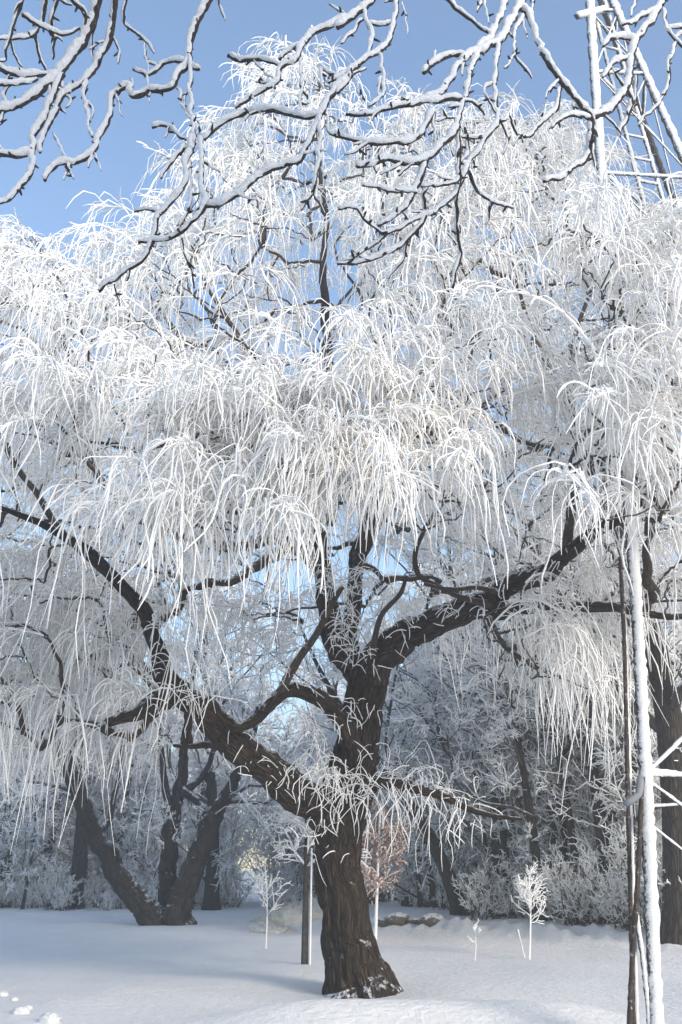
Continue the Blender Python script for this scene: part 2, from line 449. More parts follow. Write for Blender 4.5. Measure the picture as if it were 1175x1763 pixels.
AX = np.array([0.2, D0 + .3])
CLEAR = [(175, 830, 310, 925, 14.4), (-10, 730, 70, 850, 12.6), (385, 550, 470, 640, 15), (905, 590, 1005, 730, 14), (535, 330, 585, 520, 16.5), (130, 930, 300, 1190, 13.6), (410, 930, 540, 1000, 14.8), (860, 980, 1060, 1060, 13.9)]
roots = []
while len(roots) < 1510:
    px = random.uniform(-170, 1345)
    lo, hi = float(skyline(px)) + 8, float(rootlow(px))
    py = lo + (hi - lo) * random.random() ** 1.35
    g = float(np.interp(py, [90, 250, 450, 700, 1000, 1250], [.16, .42, .74, 1.0, .92, .6]))
    hd = 6.0 * math.sqrt(max(.1, 1 - ((px - 587) / 930) ** 2)) * g
    u = random.uniform(-1, 1); u = math.copysign(abs(u) ** .8, u)
    if py > 900 and u < 0 and 380 < px < 860: u *= .7
    d = D0 + .6 + hd * u
    if px > 1000 and d < 9.6: continue
    if px > 1040 and py > 900 and d < 12.6: continue
    if 360 > px > 90 and py > 820 and d < 13.6: d = random.uniform(13.8, 16.5)
    if any(x0 - 35 < px < x1 + 35 and y0 - 140 < py < y1 + 5 and d < dm for x0, y0, x1, y1, dm in CLEAR) and random.random() < .76: continue
    p = P(px, py, d)
    if p[2] > 17.8 or math.hypot(p[0] - AX[0], p[1] - AX[1]) > 8.6: continue
    if any((p[0] - q_[0]) ** 2 + (p[1] - q_[1]) ** 2 + (p[2] - q_[2]) ** 2 < .11 for q_ in roots[-250:]): continue
    roots.append(p)
for _ in range(38):
    roots.append(P(random.uniform(830, 1070), random.uniform(1000, 1190), random.uniform(13.0, 15.5)))
for _ in range(95):
    roots.append(P(random.uniform(-80, 320), random.uniform(960, 1290), random.uniform(13.7, 16.4)))
for _ in range(60):
    roots.append(P(random.uniform(380, 900), random.uniform(880, 1090), random.uniform(17, 20.5)))
roots = np.array(roots)
NEXTRA = 193
roots = np.concatenate([np.array([P(random.uniform(1000, 1230), random.uniform(375, 900), random.uniform(9.7, 12.2)) for _ in range(115)]), roots])
casc = []
for cx, cy, cd, cn in [(300, 905, 10.8, 7), (390, 885, 10.8, 8), (480, 865, 10.8, 8), (560, 800, 10.7, 9), (640, 805, 10.8, 9), (715, 830, 11, 7), (420, 745, 11, 9), (520, 695, 11, 9), (620, 715, 11, 8), (90, 715, 11, 8), (170, 760, 11.2, 6), (330, 760, 11.3, 7), (230, 690, 11.5, 7), (820, 660, 11.6, 8), (760, 740, 11.4, 6), (880, 700, 11.6, 6)]:
    for _ in range(cn): casc.append(P(cx + random.gauss(0, 32), cy + random.gauss(0, 16), cd + random.gauss(0, .35)))
roots = np.concatenate([np.array(casc), roots])
# ---- connect each spray root to the skeleton
NN = np.array(NODES); NP = list(NPATH)
d0 = np.array([np.min(np.linalg.norm(NN - r_, axis=1)) for r_ in roots])
order = np.argsort(d0)
cap_n = len(NN); buf = np.zeros((cap_n + 16 * len(roots), 3)); buf[:cap_n] = NN; npath = np.full(len(buf), -1); cnt = cap_n
paths = []; parent_of = []; rootdir = np.zeros((len(roots), 3))
for pi, ri in enumerate(order):
    r_ = roots[ri]
    dv = r_ - buf[:cnt]
    dist = np.linalg.norm(dv, axis=1)
    rad_n = np.hypot(buf[:cnt, 0] - AX[0], buf[:cnt, 1] - AX[1]); rad_r = math.hypot(r_[0] - AX[0], r_[1] - AX[1])
    cost = dist + .9 * np.maximum(0, buf[:cnt, 2] - r_[2] + .1) + .8 * np.maximum(0, rad_n - rad_r)
    b = int(np.argmin(cost)); p0 = buf[b].copy()
    ch = r_ - p0; L = np.linalg.norm(ch)
    out = np.array([r_[0] - AX[0], r_[1] - AX[1], 0]); out = out / (np.linalg.norm(out) + 1e-6)
    a_ = rng.normal(0, .9); c_, s_ = math.cos(a_), math.sin(a_)
    h = np.array([out[0] * c_ - out[1] * s_, out[0] * s_ + out[1] * c_, 0]); rootdir[ri] = h
    m0 = ch * .9 + np.array([0, 0, .35 * L]); m1 = ch * .6 + h * .5 * L + np.array([0, 0, .1 * L])
    t = np.linspace(0, 1, 9)[:, None]
    c = (2 * t ** 3 - 3 * t ** 2 + 1) * p0 + (t ** 3 - 2 * t ** 2 + t) * m0 + (-2 * t ** 3 + 3 * t ** 2) * r_ + (t ** 3 - t ** 2) * m1
    c[1:-1] += rng.normal(0, .022, (7, 3)) * min(1, L)
    paths.append(c); parent_of.append(npath[b])
    k = min(15, max(2, int(L / .25)))
    nn = smooth(c, k + 1)[1:]
    buf[cnt:cnt + k] = nn; npath[cnt:cnt + k] = pi; cnt += k
flow = np.ones(len(paths))
for pi in range(len(paths) - 1, -1, -1):
    if parent_of[pi] >= 0: flow[parent_of[pi]] += flow[pi]
paths = np.array(paths)
rs = .0115 * flow ** .46; tt = np.linspace(0, 1, 9)[None]
PR = rs[:, None] * (1 - tt) + (.011 + .25 * (rs[:, None] - .011)) * tt
big = rs > .030
for i in np.where(big)[0]:
    mb = MB(); tubes(mb, smooth(paths[i], 10)[None], np.interp(np.linspace(0, 1, 10), tt[0], PR[i])[None], 6); mb.obj('branch', M_branch, willow)
mb = MB(); tubes(mb, paths[~big], PR[~big], 4); mb.obj('fine_branches', M_branch, willow, kind='stuff')

# ---- hanging sprays
def strands(base, d0_, L, k, N, wob):
    """curves that leave along d0_ and fall over into a vertical hang"""
    M = len(base)
    s = np.linspace(0, 1, N)[None] * L[:, None]
    e = np.exp(-s / k[:, None])
    dn = np.array([0, 0, -1.0]) + np.concatenate([rng.normal(0, .13, (M, 1, 2)) + rng.normal(0, .06, (1, 1, 2)), np.zeros((M, 1, 1))], -1)
    d = d0_[:, None] * e[..., None] + dn * (1 - e)[..., None]
    w1 = rng.normal(0, 1, (M, 1, 3)); w2 = rng.normal(0, 1, (M, 1, 3)); ph = rng.random((M, 1, 1)) * 6
    d = d + wob * (w1 * np.sin(s[..., None] * 5 + ph) + w2 * .6 * np.sin(s[..., None] * 11 + ph * 2))
    d = nrm(d)
    step = (L / (N - 1))[:, None, None]
    c = base[:, None] + np.concatenate([np.zeros((M, 1, 3)), np.cumsum((d[:, :-1] + d[:, 1:]) * .5 * step, 1)], 1)
    return c

def make_spray(r_, h, near, thin=False):
    pxr = float(proj(r_)[0])
    el = random.uniform(R(5), R(60)); Ls = random.uniform(.6, 1.5)
    side = np.array([-h[1], h[0], 0])
    n = 8
    ang = el - (el + R(random.uniform(25, 75))) * np.linspace(0, 1, n) ** 1.2
    d = np.cos(ang)[:, None] * h + np.sin(ang)[:, None] * np.array([0, 0, 1.0]) + rng.normal(0, .10, (n, 3))
    stem = r_ + np.concatenate([np.zeros((1, 3)), np.cumsum(nrm(d)[:-1] * Ls / (n - 1), 0)])
    ns = int(random.uniform(21, 35)) + (12 if near else 0)
    if thin: ns = 20
    t = rng.random(ns) ** .8 * .98
    i = np.clip((t * (n - 1)).astype(int), 0, n - 2); f = (t * (n - 1) - i)[:, None]
    base = stem[i] * (1 - f) + stem[i + 1] * f
    tg = nrm(stem[i + 1] - stem[i])
    d0_ = nrm(tg * rng.uniform(.3, 1.2, (ns, 1)) + side * rng.normal(0, .75, (ns, 1)) + np.array([0, 0, 1]) * rng.normal(.30, .4, (ns, 1)))
    low = r_[2] < 6.0
    L = rng.gamma(2.4, .25, ns).clip(.15, 1.7) * (1.45 if low or thin else 1.0) * (1.15 if (250 < pxr < 540 and r_[1] < 11.9 and r_[2] < 5.9) else 1.0) * (.82 if near else 1.0) * random.uniform(.75, 1.25)
    k = rng.uniform(.14, .62, ns)
    N = 9 if near else 5
    st = rng.bit_generator.state
    c = strands(base, d0_, L, k, N, .2)
    bx, by = proj(base); tx, ty = proj(c[:, -1])
    lim = striplow(tx) + rng.normal(0, 40, ns) + np.clip((r_[1] - 14.5) * 40, -20, 190)
    if r_[1] < 12.2: lim = np.minimum(lim, np.interp(tx, [60, 100, 255, 290, 430, 520, 560, 900], [1400, 1000, 1020, 1165, 1185, 1120, 985, 985]) + rng.normal(0, 50, ns) + random.gauss(0, 35))
    if pxr > 960 and r_[1] < 12.6: lim = np.minimum(lim, 990 + rng.normal(0, 45, ns))
    sc = np.clip((lim - by) / np.maximum(ty - by, 1), .18, 1.0)
    if (sc < 1).any():
        L = L * sc; c = strands(base, d0_, L, k * np.maximum(sc, .5), N, .2)
    rr = (.0055 + rng.random(ns) ** 1.8 * .0075) * (1.12 if near else 1.08)
    prof = np.interp(np.linspace(0, 1, N), [0, .12, .5, .9, 1], [.85, 1.05, 1, .8, .35])
    Rr = rr[:, None] * prof[None] * rng.uniform(.68, 1.35, (ns, N))
    sr = np.linspace(.017, .012, n) * rng.uniform(.85, 1.2, n)
    return stem, sr, c, Rr

pxs, pys = proj(roots)
inview = (pxs > -30) & (pxs < 1205) & (roots[:, 1] < 14.2)
ordn = [i for i in np.argsort(roots[:, 1]) if inview[i]][:250]
nearset = set(int(i) for i in ordn)
rest = MB(); restS = []; restR = []; restT = []; restTR = []
for ri in range(len(roots)):
    stem, sr, c, Rr = make_spray(roots[ri], rootdir[ri], ri in nearset, ri >= len(roots) - NEXTRA)
    if ri in nearset:
        mb = MB(); tubes(mb, stem, sr, 5); tubes(mb, c, Rr, 3); mb.obj('hanging_spray', M_twig, willow)
    else:
        restS.append(stem); restR.append(sr); restT.append(c); restTR.append(Rr)
tubes(rest, np.array(restS), np.array(restR), 4)
allT = np.concatenate(restT); allR = np.concatenate(restTR)
bare = rng.random(len(allT)) < .16
tubes(rest, allT[~bare], allR[~bare], 3)
bt = MB(); tubes(bt, allT[bare], np.minimum(allR[bare], .0075), 3); bt.obj('bare_twigs', M_bare, willow, kind='stuff')
rest.obj('hanging_twigs', M_twig, willow, kind='stuff')

# ---- short tufts sprouting from trunk and limbs
tb = MB(); cs = []; rs_ = []
for (px, py, d, n, up, Lm) in [(560, 1330, 14.8, 60, .5, .75), (585, 1360, 14.8, 40, .2, .8), (330, 1180, 13.6, 40, .3, .8), (540, 1250, 14.6, 40, .4, .7), (600, 1080, 15.2, 60, .6, .7), (575, 1000, 15.4, 50, .5, .8), (620, 1000, 15.6, 40, .5, .8), (700, 1065, 14.8, 30, .7, .5), (640, 1120, 15, 30, .6, .6), (660, 1345, 14.8, 40, .1, 1.2), (720, 1350, 14.8, 40, .1, 1.3), (800, 1385, 14.6, 26, .1, 1.0),
        (770, 1040, 14.4, 30, .7, .5), (850, 1010, 14.1, 30, .6, .6), (420, 1290, 14.4, 26, .5, .5), (480, 1330, 14.7, 26, .5, .5), (500, 1185, 14.2, 26, .6, .6), (250, 1200, 13.3, 30, .3, .6), (270, 1100, 13.4, 20, .5, .6), (600, 1230, 14.7, 20, .4, .6), (560, 1440, 14.9, 14, .1, .5), (1000, 1040, 13.7, 24, .2, .9), (930, 985, 13.7, 24, .4, .6)]:
    c0 = P(px, py, d)
    base = c0 + rng.normal(0, .16, (n, 3)) * np.array([1.3, .6, 1])
    d0_ = nrm(rng.normal(0, 1, (n, 3)) + np.array([0, -.35, up]))
    L = rng.uniform(.25, 1, n) * Lm
    c = strands(base, d0_, L, rng.uniform(.15, .8, n), 7, .3)
    cs.append(c); rs_.append(rng.uniform(.0048, .0090, n)[:, None] * np.interp(np.linspace(0, 1, 7), [0, .8, 1], [1, .9, .4])[None] * rng.uniform(.85, 1.2, (n, 7)))
tubes(tb, np.concatenate(cs), np.concatenate(rs_), 4)
tb.obj('shoots', M_twig, willow, kind='stuff')

# ------------------------------------------------------------------ generic frosted tree
def spawn(C, Rd, k, ang, lr, N, up, t0=.25, wob=.12, taper=.35, rr=.6):
    """k children per curve"""
    M, n, _ = C.shape
    t = np.sort(rng.uniform(t0, 1, (M, k)), 1); t[:, -1] = rng.uniform(.93, 1, M)
    f = t * (n - 1); i = np.clip(f.astype(int), 0, n - 2); f = f - i
    mi = np.arange(M)[:, None]
    b = C[mi, i] * (1 - f[..., None]) + C[mi, i + 1] * f[..., None]
    r = Rd[mi, i] * (1 - f) + Rd[mi, i + 1] * f
    tg = nrm(C[mi, i + 1] - C[mi, i])
    L0 = np.linalg.norm(np.diff(C, axis=1), axis=2).sum(1)
    rnd = rng.normal(0, 1, (M, k, 3)); perp = nrm(rnd - (rnd * tg).sum(-1, keepdims=True) * tg)
    a = rng.uniform(ang[0], ang[1], (M, k, 1))
    d = nrm(tg * np.cos(a) + perp * np.sin(a) + np.array([0, 0, up]))
    L = (L0[:, None] * rng.uniform(lr[0], lr[1], (M, k)) * (1.15 - .55 * t)).reshape(-1)
    b = b.reshape(-1, 3); d = d.reshape(-1, 3); r = r.reshape(-1)
    s = np.linspace(0, 1, N)[None, :, None]
    w1 = rng.normal(0, wob, (len(b), 1, 3)); w2 = rng.normal(0, wob, (len(b), 1, 3)); ph = rng.random((len(b), 1, 1)) * 6
    dd = nrm(d[:, None] + w1 * np.sin(s * 4 + ph) * 1.4 + w2 * np.sin(s * 9 + ph) + np.array([0, 0, up * .6]) * s)
    st = (L / (N - 1))[:, None, None]
    c = b[:, None] + np.concatenate([np.zeros((len(b), 1, 3)), np.cumsum(dd[:, 1:] * st, 1)], 1)
    R1 = np.maximum(r * rr, .004)[:, None] * np.linspace(1, taper, N)[None]
    return c, R1

def proto_tree(H, r0, lean=(0, 0), k=(9, 6, 6, 7), spread=1.0, tw=.017, clear=.25, twlen=1.0, nlimb=7):
    """returns meshes: trunk, list of limbs, branches, twigs"""
    n = 16
    z = np.linspace(0, 1, n)
    C = np.stack([lean[0] * z ** 1.3 * H + .05 * H * np.sin(z * 5 + rng.random() * 6) * z, lean[1] * z ** 1.3 * H + .05 * H * np.sin(z * 4 + rng.random() * 6) * z, z * H * .9 - .25], 1)
    r = r0 * (1.0 - .86 * z); r[0] *= 1.45; r[1] *= 1.08
    tr = MB(); tubes(tr, C, r, 14)
    V = tr.V[0]
    for i in range(len(V)):
        c = C[i // 14]; V[i] = c + (V[i] - c) * (1 + .16 * n3(V[i] * np.array([3, 3, 1.2])))
    c1, r1 = spawn(C[None], r[None], k[0], (R(35), R(70)), (.35, .55), 9, .25, clear, .22, .3, .45)
    c1 = c1; lb = []
    for i in range(len(c1)):
        mb = MB(); tubes(mb, c1[i], r1[i], 8); lb.append(mb.mesh('limb'))
    c2, r2 = spawn(c1, r1, k[1], (R(30), R(65)), (.35, .6), 6, .12 * spread, .2, .25, .35, .6)
    c2b, r2b = spawn(C[None, 5:], r[None, 5:], 10, (R(40), R(80)), (.12, .3), 6, .1, .1, .25, .35, .3)
    c2 = np.concatenate([c2, c2b]); r2 = np.concatenate([r2, r2b])
    c3, r3 = spawn(c2, r2, k[2], (R(30), R(65)), (.35, .6), 5, .06, .15, .3, .5, .6)
    c3 = c3; r3 = np.clip(r3, tw * .8, .05)
    c4, r4 = spawn(c3, r3, k[3], (R(25), R(70)), (.4 * twlen, .8 * twlen), 4, .04, .1, .35, .6, .8)
    r4 = np.full(r4.shape, tw) * rng.uniform(.7, 1.3, r4.shape) * np.array([1, 1, .9, .5])
    br = MB(); tubes(br, c2, np.maximum(r2, tw), 5)
    tg = MB(); tubes(tg, c3, np.maximum(r3, tw), 4); tubes(tg, c4, r4, 3)
    return dict(trunk=tr.mesh('trunk'), limbs=lb, br=br.mesh('branches'), tw=tg.mesh('frosted_twigs'))

def place_tree(pr, name, loc, rot, s, label, group=None, cat='tree', twmat=None, bark=None, tilt=(0, 0)):
    o = empty(name, (loc[0], loc[1], loc[2]))
    o.rotation_euler = (tilt[0], tilt[1], rot); o.scale = (s, s, s)
    tag(o, label, cat, group)
    for nm, me, mt, kd in [('trunk', pr['trunk'], bark or M_wood, None)] + [('limb', l_, bark or M_wlimb, None) for l_ in pr['limbs']] + [('branches', pr['br'], M_wbranch, 'stuff'), ('frosted_twigs', pr['tw'], twmat or M_twig2, 'stuff')]:
        c = bpy.data.objects.new(nm, me)
        if not me.materials: me.materials.append(mt)
        COL.objects.link(c); c.parent = o
        if kd: c['kind'] = kd
    return o

PT = [proto_tree(10.5, .22, (.03, .02)), proto_tree(11.5, .26, (-.05, .0), (10, 6, 6, 6)), proto_tree(9.5, .15, (.04, .03), (8, 6, 6, 7), clear=.2),
      proto_tree(9.0, .12, (-.03, .05), (8, 5, 6, 5), clear=.3), proto_tree(12, .30, (.02, -.02), (11, 6, 6, 6), clear=.3)]
PT.append(proto_tree(7.5, .075, (.02, .03), (14, 6, 5, 6), clear=.06, tw=.015)); PT.append(proto_tree(6.0, .06, (-.04, .02), (13, 6, 5, 6), clear=.05, tw=.014))
PLEAN = proto_tree(9.0, .22, (-.5, .05), (8, 5, 6, 6), clear=.35)

def at_ground(px, d):
    x = (px - PW / 2) / FPX * (d * cp - 1.0 * sp_)
    return (x, d, float(ground(x, d)))

# right-hand wood, edge trees with their own looks
wood_r = [
    (865, 27.0, 1, 1.0, 'broad dark trunk hung with frosted ivy-like twigs at the snowy wood edge'),
    (960, 26.0, 4, .95, 'straight thick dark trunk behind the white sapling at the wood edge'),
    (930, 25.0, 2, .95, 'thin bent grey trunk beside the thick dark trunk at the wood edge'),
    (1048, 24.0, 0, .9, 'forked dark trunk above the frosted shrub at the wood edge'),
    (1003, 24.2, 3, .95, 'slender dark trunk rising out of a frosted shrub'),
    (748, 31.0, 3, 1.0, 'slender dark trunk behind the brown-leaved young tree'),
    (700, 34.0, 2, 1.0, 'thin frosted tree behind the stones at the wood edge'),
    (1085, 23.0, 2, .9, 'slim frosted tree behind the steel tower legs'),
]
for i, (px, d, k, s, lab) in enumerate(wood_r):
    place_tree(PT[k], 'woodland_tree', at_ground(px, d), i * 1.7, s, lab, 'frosted trees along the right-hand wood')
place_tree(PLEAN, 'leaning_tree', at_ground(795, 28.0), .2, 1.0, 'bare frosted tree leaning left over the stones at the wood edge', None)
place_tree(PT[4], 'old_tree', at_ground(1172, 20.5), 2.0, 1.25, 'massive dark old trunk standing behind the steel tower', None)
place_tree(PT[1], 'old_tree', at_ground(1060, 30), 4.0, 1.15, 'dark tree with crooked limbs deep in the wood behind the steel tower', None)
fill = [(640, 40), (690, 44), (740, 40), (790, 46), (830, 37), (880, 42), (930, 36), (980, 44), (1020, 34), (1070, 40), (1120, 33), (1180, 36), (1220, 30), (1260, 38), (1300, 26), (650, 52), (720, 56), (800, 58), (880, 55), (960, 54), (1040, 52), (1120, 50), (1200, 46), (1330, 33)]
for i, (px, d) in enumerate(fill):
    place_tree(PT[i % 5], 'woodland_tree', at_ground(px, d), i * 2.1, random.uniform(.85, 1.1), 'frosted bare tree deep inside the wood right of the willow', 'frosted trees deep in the right wood')
for i, (px, d) in enumerate([(725, 32), (765, 30.5), (815, 30), (845, 28), (900, 27.5), (925, 29), (950, 27), (975, 28), (1015, 26), (1035, 28), (1070, 25), (1095, 27), (1130, 24.5), (1160, 27), (700, 38), (745, 36), (800, 35), (860, 34), (915, 33), (965, 32), (1010, 31), (1060, 30), (1110, 30), (670, 44), (1185, 24)]):
    place_tree(PT[5 + i % 2], 'understorey_tree', at_ground(px, d), i * 1.9, random.uniform(.8, 1.15), 'thin white-frosted understorey tree among the right-hand trunks', 'frosted understorey trees of the right wood')
for i, px in enumerate([-60, -10, 40, 95, 145, 190, 235, 270, 330, 370, 490, 545, 590]):
    place_tree(PT[5 + i % 2], 'understorey_tree', at_ground(px, random.uniform(37, 44)), i * 2.3, random.uniform(.8, 1.15), 'thin grey-frosted understorey tree among the left-hand trunks', 'frosted understorey trees of the left wood')
# left wood
for i in range(34):
    px = -250 + i * 52 + random.uniform(-18, 18)
    if 418 < px < 468: continue
    place_tree(PT[(i * 3) % 5], 'distant_tree', at_ground(px, random.uniform(66, 88)), i * 1.1, random.uniform(.95, 1.2), 'distant frosted tree on the far side of the woods', 'distant trees beyond the woods')
fl = [(-120, 38), (-60, 43), (10, 40), (45, 46), (85, 41), (130, 38), (160, 47), (205, 42), (240, 50), (350, 42), (365, 38), (405, 47), (-20, 52), (60, 56), (150, 58), (250, 60), (330, 56), (395, 62), (-100, 60), (500, 62), (540, 50), (580, 56), (560, 66), (610, 46)]
for i, (px, d) in enumerate(fl):
    place_tree(PT[(i * 2 + 1) % 5], 'woodland_tree', at_ground(px, d), i * 1.3 + .4, random.uniform(.85, 1.12), 'bare frosted tree in the grey wood behind the three-trunked tree', 'frosted trees in the left wood')

# ------------------------------------------------------------------ shrubs
def proto_shrub(H, ns, tw=.011):
    a = rng.random(ns) * 6.28; el = rng.uniform(R(45), R(88), ns)
    d = np.stack([np.cos(a) * np.cos(el), np.sin(a) * np.cos(el), np.sin(el)], 1)
    b = rng.normal(0, .16, (ns, 3)) * np.array([1, 1, 0]); b[:, 2] = -.08
    s = np.linspace(0, 1, 6)[None, :, None]
    C = b[:, None] + d[:, None] * s * (H * rng.uniform(.6, 1.05, (ns, 1, 1))) + rng.normal(0, .05, (ns, 6, 3)) * s
    Rr = np.full((ns, 6), .014) * np.linspace(1, .6, 6)
    c2, r2 = spawn(C, Rr, 7, (R(25), R(60)), (.25, .5), 5, .1, .15, .3, .7, .9)
    c3, r3 = spawn(c2, r2, 6, (R(30), R(70)), (.3, .6), 4, .05, .1, .35, .7, .9)
    st = MB(); tubes(st, C, Rr, 5)
    t = MB(); tubes(t, c2, np.full(r2.shape, tw), 3); tubes(t, c3, np.full(r3.shape, tw) * np.array([1, 1, .9, .5]), 3)
    return st.mesh('stems'), t.mesh('frosted_twigs')
SH = [proto_shrub(1.5, 16), proto_shrub(1.9, 18), proto_shrub(1.2, 14), proto_shrub(4.6, 26, .017), proto_shrub(6.2, 28, .018)]
def place_shrub(k, loc, rot, s, label, group=None):
    o = empty('frosted_shrub', loc); o.rotation_euler = (0, 0, rot); o.scale = (s, s, s); tag(o, label, 'shrub', group)
    for nm, me, mt in (('stems', SH[k][0], M_branch), ('frosted_twigs', SH[k][1], M_shrub)):
        if not me.materials: me.materials.append(mt)
        c = bpy.data.objects.new(nm, me); COL.objects.link(c); c.parent = o; c['kind'] = 'stuff'
for i, (px, d, k, s) in enumerate([(835, 26.2, 0, 1.0), (885, 26, 2, .9), (985, 24.0, 1, .95), (1020, 23.6, 0, 1.0), (1075, 22.6, 0, .9), (1110, 22.2, 1, 1.0), (1150, 21.6, 0, 1.1), (1190, 20.9, 1, 1.0), (940, 25.2, 2, 1.0), (770, 29.5, 2, .9), (800, 28.8, 2, .8), (720, 33, 0, .9), (1230, 20.5, 0, 1)]):
    place_shrub(k, at_ground(px, d), i * 1.1, s, 'frosted leafless shrub on the sunlit bank below the right-hand wood', 'frosted shrubs along the wood edge')
for i, (px, d) in enumerate([(700, 36), (740, 33), (790, 33), (830, 30.5), (870, 31), (905, 29), (945, 29), (985, 27.5), (1020, 28), (1065, 26), (1105, 25.5), (1150, 24), (1200, 23), (770, 40), (850, 38), (930, 37), (1000, 34), (1080, 33), (1160, 31), (660, 42), (620, 44), (1240, 26)]):
    place_shrub(3 + i % 2, at_ground(px, d), i * 1.3, random.uniform(.8, 1.1), 'tall frosted thicket bush between the trunks of the right-hand wood', 'thicket inside the right wood')
for i, px in enumerate([-80, -20, 30, 75, 120, 170, 215, 255, 340, 385, 490, 520, 560, 595, 0, 100, 200]):
    place_shrub(3 + i % 2, at_ground(px, random.uniform(40, 50)), i * 1.7, random.uniform(.7, 1.0), 'tall grey frosted thicket bush between the trunks of the left wood', 'thicket inside the left wood')
for i in range(26):
    px = -60 + i * 22 + random.uniform(-8, 8)
    if 415 < px < 470: continue
    place_shrub(i % 3, at_ground(px, random.uniform(36.0, 40)), i * .9, random.uniform(.4, .95), 'low frosted undergrowth bush at the foot of the left wood', 'undergrowth below the left wood')

# ------------------------------------------------------------------ three-trunked tree
D3 = 29.5
b3 = at_ground(288, D3)
t3 = tag(empty('three_trunked_tree', b3), 'dark tree with three trunks spreading from one snowy base', 'tree')
def lb3(tr, nm='trunk', S=16): return limb([(a, b, D3 + dd, w_) for a, b, dd, w_ in tr], nm, M_wood, t3, S=S, rough=.08, ridge=.07)
c3s = []
for tr, nm in [([(278, 1600, 0, 66), (262, 1580, -.1, 50), (240, 1555, -.2, 40), (205, 1508, -.3, 36), (168, 1445, -.5, 31), (142, 1385, -.6, 27), (118, 1320, -.6, 24), (96, 1262, -.6, 19), (75, 1200, -.6, 14), (60, 1120, -.6, 8)], 'trunk'),
               ([(290, 1598, .4, 44), (290, 1540, .5, 34), (290, 1480, .6, 29), (294, 1430, .6, 28), (300, 1395, .6, 27)], 'trunk'),
               ([(312, 1600, -.2, 60), (308, 1575, -.3, 48), (318, 1535, -.3, 42), (338, 1480, -.3, 36), (362, 1425, -.3, 30), (385, 1380, -.2, 24), (408, 1335, -.1, 18), (430, 1280, 0, 13), (450, 1200, 0, 8)], 'trunk'),
               ([(297, 1405, .6, 24), (312, 1350, .5, 20), (318, 1290, .4, 15), (330, 1200, .4, 10), (335, 1120, .4, 6)], 'limb'),
               ([(297, 1400, .6, 18), (284, 1350, .7, 12), (278, 1290, .8, 9), (270, 1200, .9, 6)], 'limb'),
               ([(310, 1355, .5, 16), (345, 1385, .2, 13), (352, 1400, .0, 10)], 'limb'),
               ([(325, 1360, .5, 14), (352, 1330, .7, 10), (375, 1270, .9, 8), (390, 1180, 1, 5)], 'limb'),
               ([(168, 1445, -.5, 14), (190, 1400, .2, 10), (205, 1330, .6, 7), (215, 1240, .8, 5)], 'limb')]:
    c, r, _ = lb3(tr, nm); c3s.append((c, r))
cc = np.array([smooth(c[len(c) // 2:], 12) for c, r in c3s]); rr_ = np.array([np.linspace(max(r[len(r) // 2] * .8, .05), .02, 12) for c, r in c3s])
k2, q2 = spawn(cc, rr_, 12, (R(35), R(75)), (.4, .75), 7, .1, .05, .25, .35, .5)
k3, q3 = spawn(k2, q2, 7, (R(30), R(65)), (.3, .55), 5, .02, .15, .3, .5, .6)
k4, q4 = spawn(k3, q3, 8, (R(25), R(70)), (.4, .8), 4, -.05, .1, .35, .6, .8)
mb = MB(); tubes(mb, k2, np.maximum(q2, .014), 5); mb.obj('branches', M_wbranch, t3, 'stuff')
mb = MB(); tubes(mb, k3, np.clip(q3, .012, .04), 4); tubes(mb, k4, np.full(q4.shape, .013) * np.array([1, 1, .9, .5]), 3); mb.obj('frosted_twigs', M_twig2, t3, 'stuff')

# ------------------------------------------------------------------ steel wind-pump tower
m, nt_, b_ = new_mat('frosted_steel')
tcn = N_(nt_, 'ShaderNodeTexCoord').outputs['Object']
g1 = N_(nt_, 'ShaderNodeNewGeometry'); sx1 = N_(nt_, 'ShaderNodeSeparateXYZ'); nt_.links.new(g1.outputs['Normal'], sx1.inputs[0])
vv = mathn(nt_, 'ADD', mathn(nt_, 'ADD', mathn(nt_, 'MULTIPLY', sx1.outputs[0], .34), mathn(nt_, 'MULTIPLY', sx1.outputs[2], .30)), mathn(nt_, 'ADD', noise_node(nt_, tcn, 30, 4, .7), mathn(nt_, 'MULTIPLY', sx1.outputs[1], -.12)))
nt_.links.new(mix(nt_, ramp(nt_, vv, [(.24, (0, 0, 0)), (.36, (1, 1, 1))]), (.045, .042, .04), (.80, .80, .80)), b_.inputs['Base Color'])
b_.inputs['Roughness'].default_value = .7
bump(nt_, b_, noise_node(nt_, tcn, 45, 4, .7), .8, .02)
M_steel = m
m, nt_, b_ = new_mat('rusty_pipe')
tcn = N_(nt_, 'ShaderNodeTexCoord').outputs['Object']
nt_.links.new(ramp(nt_, noise_node(nt_, tcn, 24, 4, .7), [(.40, (.03, .022, .018)), (.60, (.06, .042, .034)), (.70, (.55, .55, .55))]), b_.inputs['Base Color'])
b_.inputs['Roughness'].default_value = .7
M_rust = m
tower = tag(empty('wind_pump_tower', (3.9, 11.7, float(ground(3.9, 11.7)))), 'tall frosted steel lattice tower with ladder tapering to its top', 'tower')
def frosty(c, r, S=6, n=None):
    L = np.linalg.norm(np.diff(c, axis=0), axis=1).sum(); n = n or max(4, int(L / .06))
    s = smooth(np.asarray(c), n)
    return s, r * rng.uniform(.82, 1.2, n)
def part(name, pts, r, mat=None, S=6, up=True):
    """an angle-iron member: dark bar with a rough crust of frost along it"""
    mb = MB(); s, rr = frosty(np.array(pts), r * TS, S); tubes(mb, s, rr, S); return mb.obj(name, mat or M_steel, tower)
TS = 1.22
Lleg = [(a, b, c * TS) for a, b, c in [(1014, -60, 10.75), (1016, 0, 10.65), (1041, 363, 10.2), (1066, 660, 9.9), (1091, 962, 9.55), (1111, 1310, 9.25), (1131, 1763, 9.0)]]
